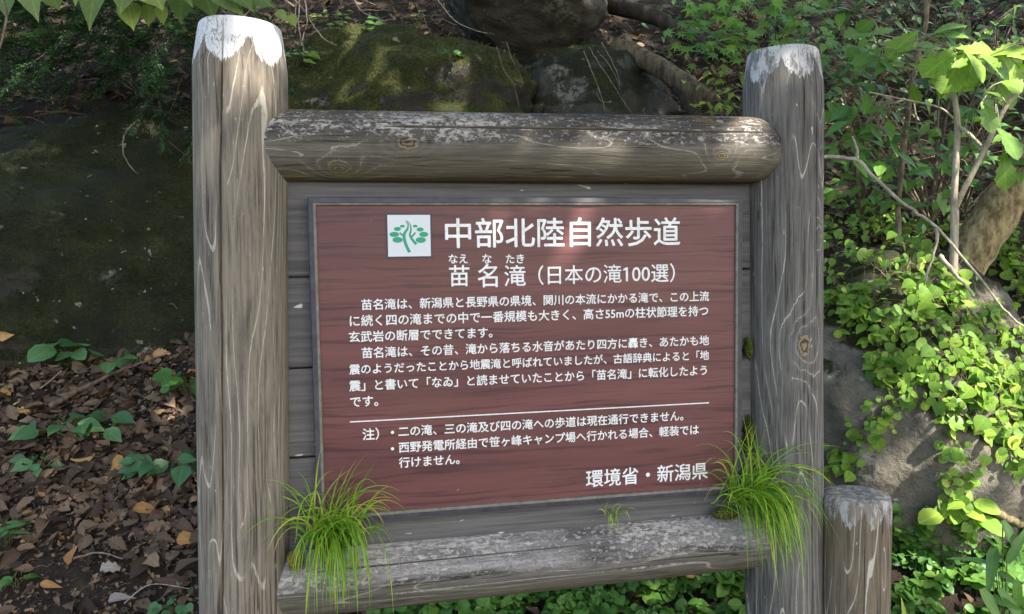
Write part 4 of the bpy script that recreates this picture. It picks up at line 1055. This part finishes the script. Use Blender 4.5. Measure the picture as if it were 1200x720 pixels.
sasa('bamboo_grass', (1062, 790, 1.85), [(1060, 730, 1.85, 1058, 700, 1.85, .014, 1.), (1062, 740, 1.85, 1050, 720, 1.8, .015, .9), (1063, 738, 1.85, 1080, 722, 1.82, .014, .95)],
     'narrow pale grass shoot just right of the bollard', g_lite, 4)
plant_at('leafy_sprig', 1118, 625, 9, .09, .06, .8, g_lite, 'bright round leaved sprig below the boulder beside the bamboo grass', ROUND, .10, seed=61, tone=(.3, .9))
plant_at('leafy_sprig', 1060, 630, 12, .08, .03, .75, g_mid, 'small sprig right of the bollard top against the boulder', OVATE, .12, seed=62)
stick([(1155, 602, None), (1185, 618, None), (1205, 626, None)], .014, .008, yellow_bark, 'short tan broken stick under the boulder at the right edge')

# ------------------------------------------------------------------ the trees whose leaves shade the place
def sun_targets():
    out = []
    for (x, y, r, pr) in ((300, 42, .030, 1), (318, 50, .03, 1), (322, 34, .03, 1), (310, 62, .025, 1), (315, 90, .010, .5)):
        out.append((on(x, y, -.06), r, pr))
    for (x, y, r, pr) in ((400, 158, .006, .6), (470, 158, .006, .5), (640, 175, .014, .8), (655, 160, .014, .8), (700, 160, .014, .7), (720, 178, .016, .9), (770, 165, .014, .7), (820, 160, .016, .8), (860, 160, .018, .8), (890, 165, .014, .8)):
        out.append((on(x, y, -.055), r, pr))
    for (x, y, r, pr) in ((690, 252, .012, .7), (672, 275, .010, .6), (655, 300, .010, .5), (600, 252, .012, .6), (580, 285, .010, .5), (555, 310, .010, .4), (845, 252, .012, .6), (835, 275, .010, .6), (640, 330, .010, .5), (780, 250, .010, .5)):
        out.append((on(x, y, 0), r, pr))
    for (x, y, r, pr) in ((925, 70, .018, .9), (945, 80, .018, .9), (955, 130, .014, .7), (900, 75, .012, .6), (950, 160, .014, .6)):
        out.append((on(x, y, -.05), r, pr))
    for (x, y, r, pr) in ((525, 112, .06, 1), (470, 95, .05, .7), (420, 90, .04, .6), (8, 188, .035, 1), (20, 180, .03, 1), (120, 676, .045, 1), (165, 672, .045, 1), (140, 670, .045, 1), (195, 678, .03, .8), (180, 153, .03, .8), (420, 40, .03, .6), (770, 50, .04, .8), (745, 60, .03, .8),
                          (640, 25, .03, .5), (1035, 130, .06, .9), (1010, 120, .05, .8), (845, 85, .05, .8), (850, 115, .05, .8), (1130, 70, .10, .85), (1180, 60, .10, .9), (1170, 90, .08, .85), (1090, 60, .07, .7),
                          (1060, 270, .12, .75), (1090, 320, .12, .75), (1150, 450, .14, .8), (1180, 490, .12, .8), (1100, 400, .12, .75), (1050, 350, .10, .6), (1130, 550, .10, .6), (990, 265, .10, .6), (1000, 200, .10, .6), (985, 120, .10, .6), (1040, 200, .10, .6), (1100, 690, .12, .7), (980, 90, .12, .8), (1010, 160, .14, .8), (970, 210, .12, .7), (1060, 180, .12, .7), (1120, 200, .12, .6), (1000, 300, .14, .8), (1080, 290, .14, .8), (1140, 350, .14, .8), (1190, 420, .14, .8), (1060, 400, .12, .7), (1120, 470, .12, .8), (1190, 550, .12, .7), (1130, 620, .12, .7), (1170, 680, .12, .7), (1080, 700, .1, .7), (60, 70, .05, .7), (130, 92, .06, .7), (190, 50, .05, .7), (380, 80, .05, .7), (445, 62, .05, .8), (545, 95, .04, .7), (560, 60, .03, .6), (820, 30, .08, .7), (880, 20, .08, .7), (930, 40, .07, .7), (1080, 660, .08, .6), (700, 690, .10, .6), (800, 690, .10, .6), (600, 700, .08, .5), (100, 500, .10, .5), (60, 560, .08, .4), (190, 560, .08, .5), (60, 620, .08, .4), (1175, 255, .05, .8), (1000, 160, .06, .5), (860, 20, .08, .4), (1150, 690, .05, .6), (1020, 290, .07, .5)):
        h_ = hit(x, y)
        if h_: out.append((h_[0], r, pr))
    for (x, y, s, r, pr) in ((1140, 70, 2.3, .07, .9), (1185, 65, 2.3, .07, .9), (1110, 80, 2.35, .05, .8), (345, 28, 1.95, .03, 1), (160, 20, 1.95, .04, .6), (100, 10, 1.95, .04, .4)):
        out.append((at(x, y, s), r, pr))
    return out
TG = sun_targets()
canopy_m = leaf_mat('canopy_leaf', [(0, (.03, .07, .015)), (1, (.08, .15, .03))], .3)
def tree(name, base, centre, half, n, L, label, seed, holes=True, shade=0):
    """trunk at base; crown fills an ellipsoid with layered leaf sprays"""
    rs = np.random.RandomState(seed); o = empty(name, base, label, 'tree'); tr = MB(); lf = MB(); rr = random.Random(seed)
    top = Vector((centre.x, centre.y, centre.z+half[2]*.3)); mid = base.lerp(top, .55); mid.x = base.x*.75+top.x*.25; mid.y = base.y*.75+top.y*.25
    stem(tr, [base-ZU*.2, base+ZU*.8, mid, top], .17, .04, 10)
    lim = MB()
    for k in range(16):
        v = Vector((rr.gauss(0, 1), rr.gauss(0, 1), rr.gauss(0, .6))).normalized()
        e = Vector((centre.x+v.x*half[0]*.8, centre.y+v.y*half[1]*.8, centre.z+v.z*half[2]*.8)); s_ = mid.lerp(top, rr.uniform(0, .9))
        if holes and any((Vector((a.x, a.y, a.z))-a).length < 0 for a, _, _ in TG): pass
        stem(tr, [s_, s_.lerp(e, .5)+ZU*.15, e], .03, .008, 6)
    pts = rs.uniform(-1, 1, (n*2, 3)); pts = pts[(pts**2).sum(1) < 1][:n]
    P = np.array(centre)+pts*np.array(half)
    keep = np.ones(len(P), bool); sv = np.array(SUN)
    if shade:                                         # extra unseen leaves, added to keep the sun off the sign board
        ex = np.stack([rs.uniform(-.75, .75, shade), np.zeros(shade), rs.uniform(.85, 2.0, shade)], 1)+np.array(SUN)*rs.uniform(4.2, 5.4, (shade, 1))
        P = np.vstack([P, ex]); keep = np.ones(len(P), bool)
    kk = P[:, 1]/SUN.y; q = P-kk[:, None]*np.array(SUN)
    over = (np.abs(q[:, 0]) < .62) & (q[:, 2] > .9) & (q[:, 2] < 1.98)
    if holes:  # crown shaped for the light: leaves dropped along sun rays to chosen spots
        for (a, r, pr) in TG:
            dv = P-np.array(a); al = dv@sv; pd = np.sqrt(np.maximum(0, (dv**2).sum(1)-al**2))
            keep &= ~((pd < r+L*.32) & (al > 0) & (rs.random_sample(len(P)) < pr) & (~over | (abs(a.y) < .2)))
    P = P[keep]
    for p in P:
        b_ = Vector(p); d = rv(1.); 
        lf.leaf(b_-d.normalized()*L*.5, d, ZU*1.2+SUN*.6+rv(.6), L*rr.uniform(.7, 1.2), L*.62, OVATE4, .15, .15, rr.random())
    tr.build('trunk', dark_bark, o); lf.build('crown', canopy_m, o)
C0 = Vector((.35, .6, 1.35))+SUN*4.6
tree('broadleaf_tree', world_st(-1.2, 4.4, 0), C0, (3.4, 2.6, 1.1), 22000, .12, 'broad crowned tree across the path whose leaves dapple the sign', 3, True, 900)
C1 = world_st(4.1, .1, 2.1)+SUN*6.6
tree('broadleaf_tree', world_st(-1.4, -4.6, 0), C1, (5.4, 3.4, 1.2), 15000, .14, 'tall tree left of the path whose crown shades the rocks behind the sign', 6)
C2 = world_st(6.2, 0, 6.6)
tree('broadleaf_tree', world_st(6.0, -5.6, height(6., -5.6)), C2, (5.5, 2.6, 1.2), 5500, .15, 'hillside tree leaning over the slope above the mossy rocks', 9)
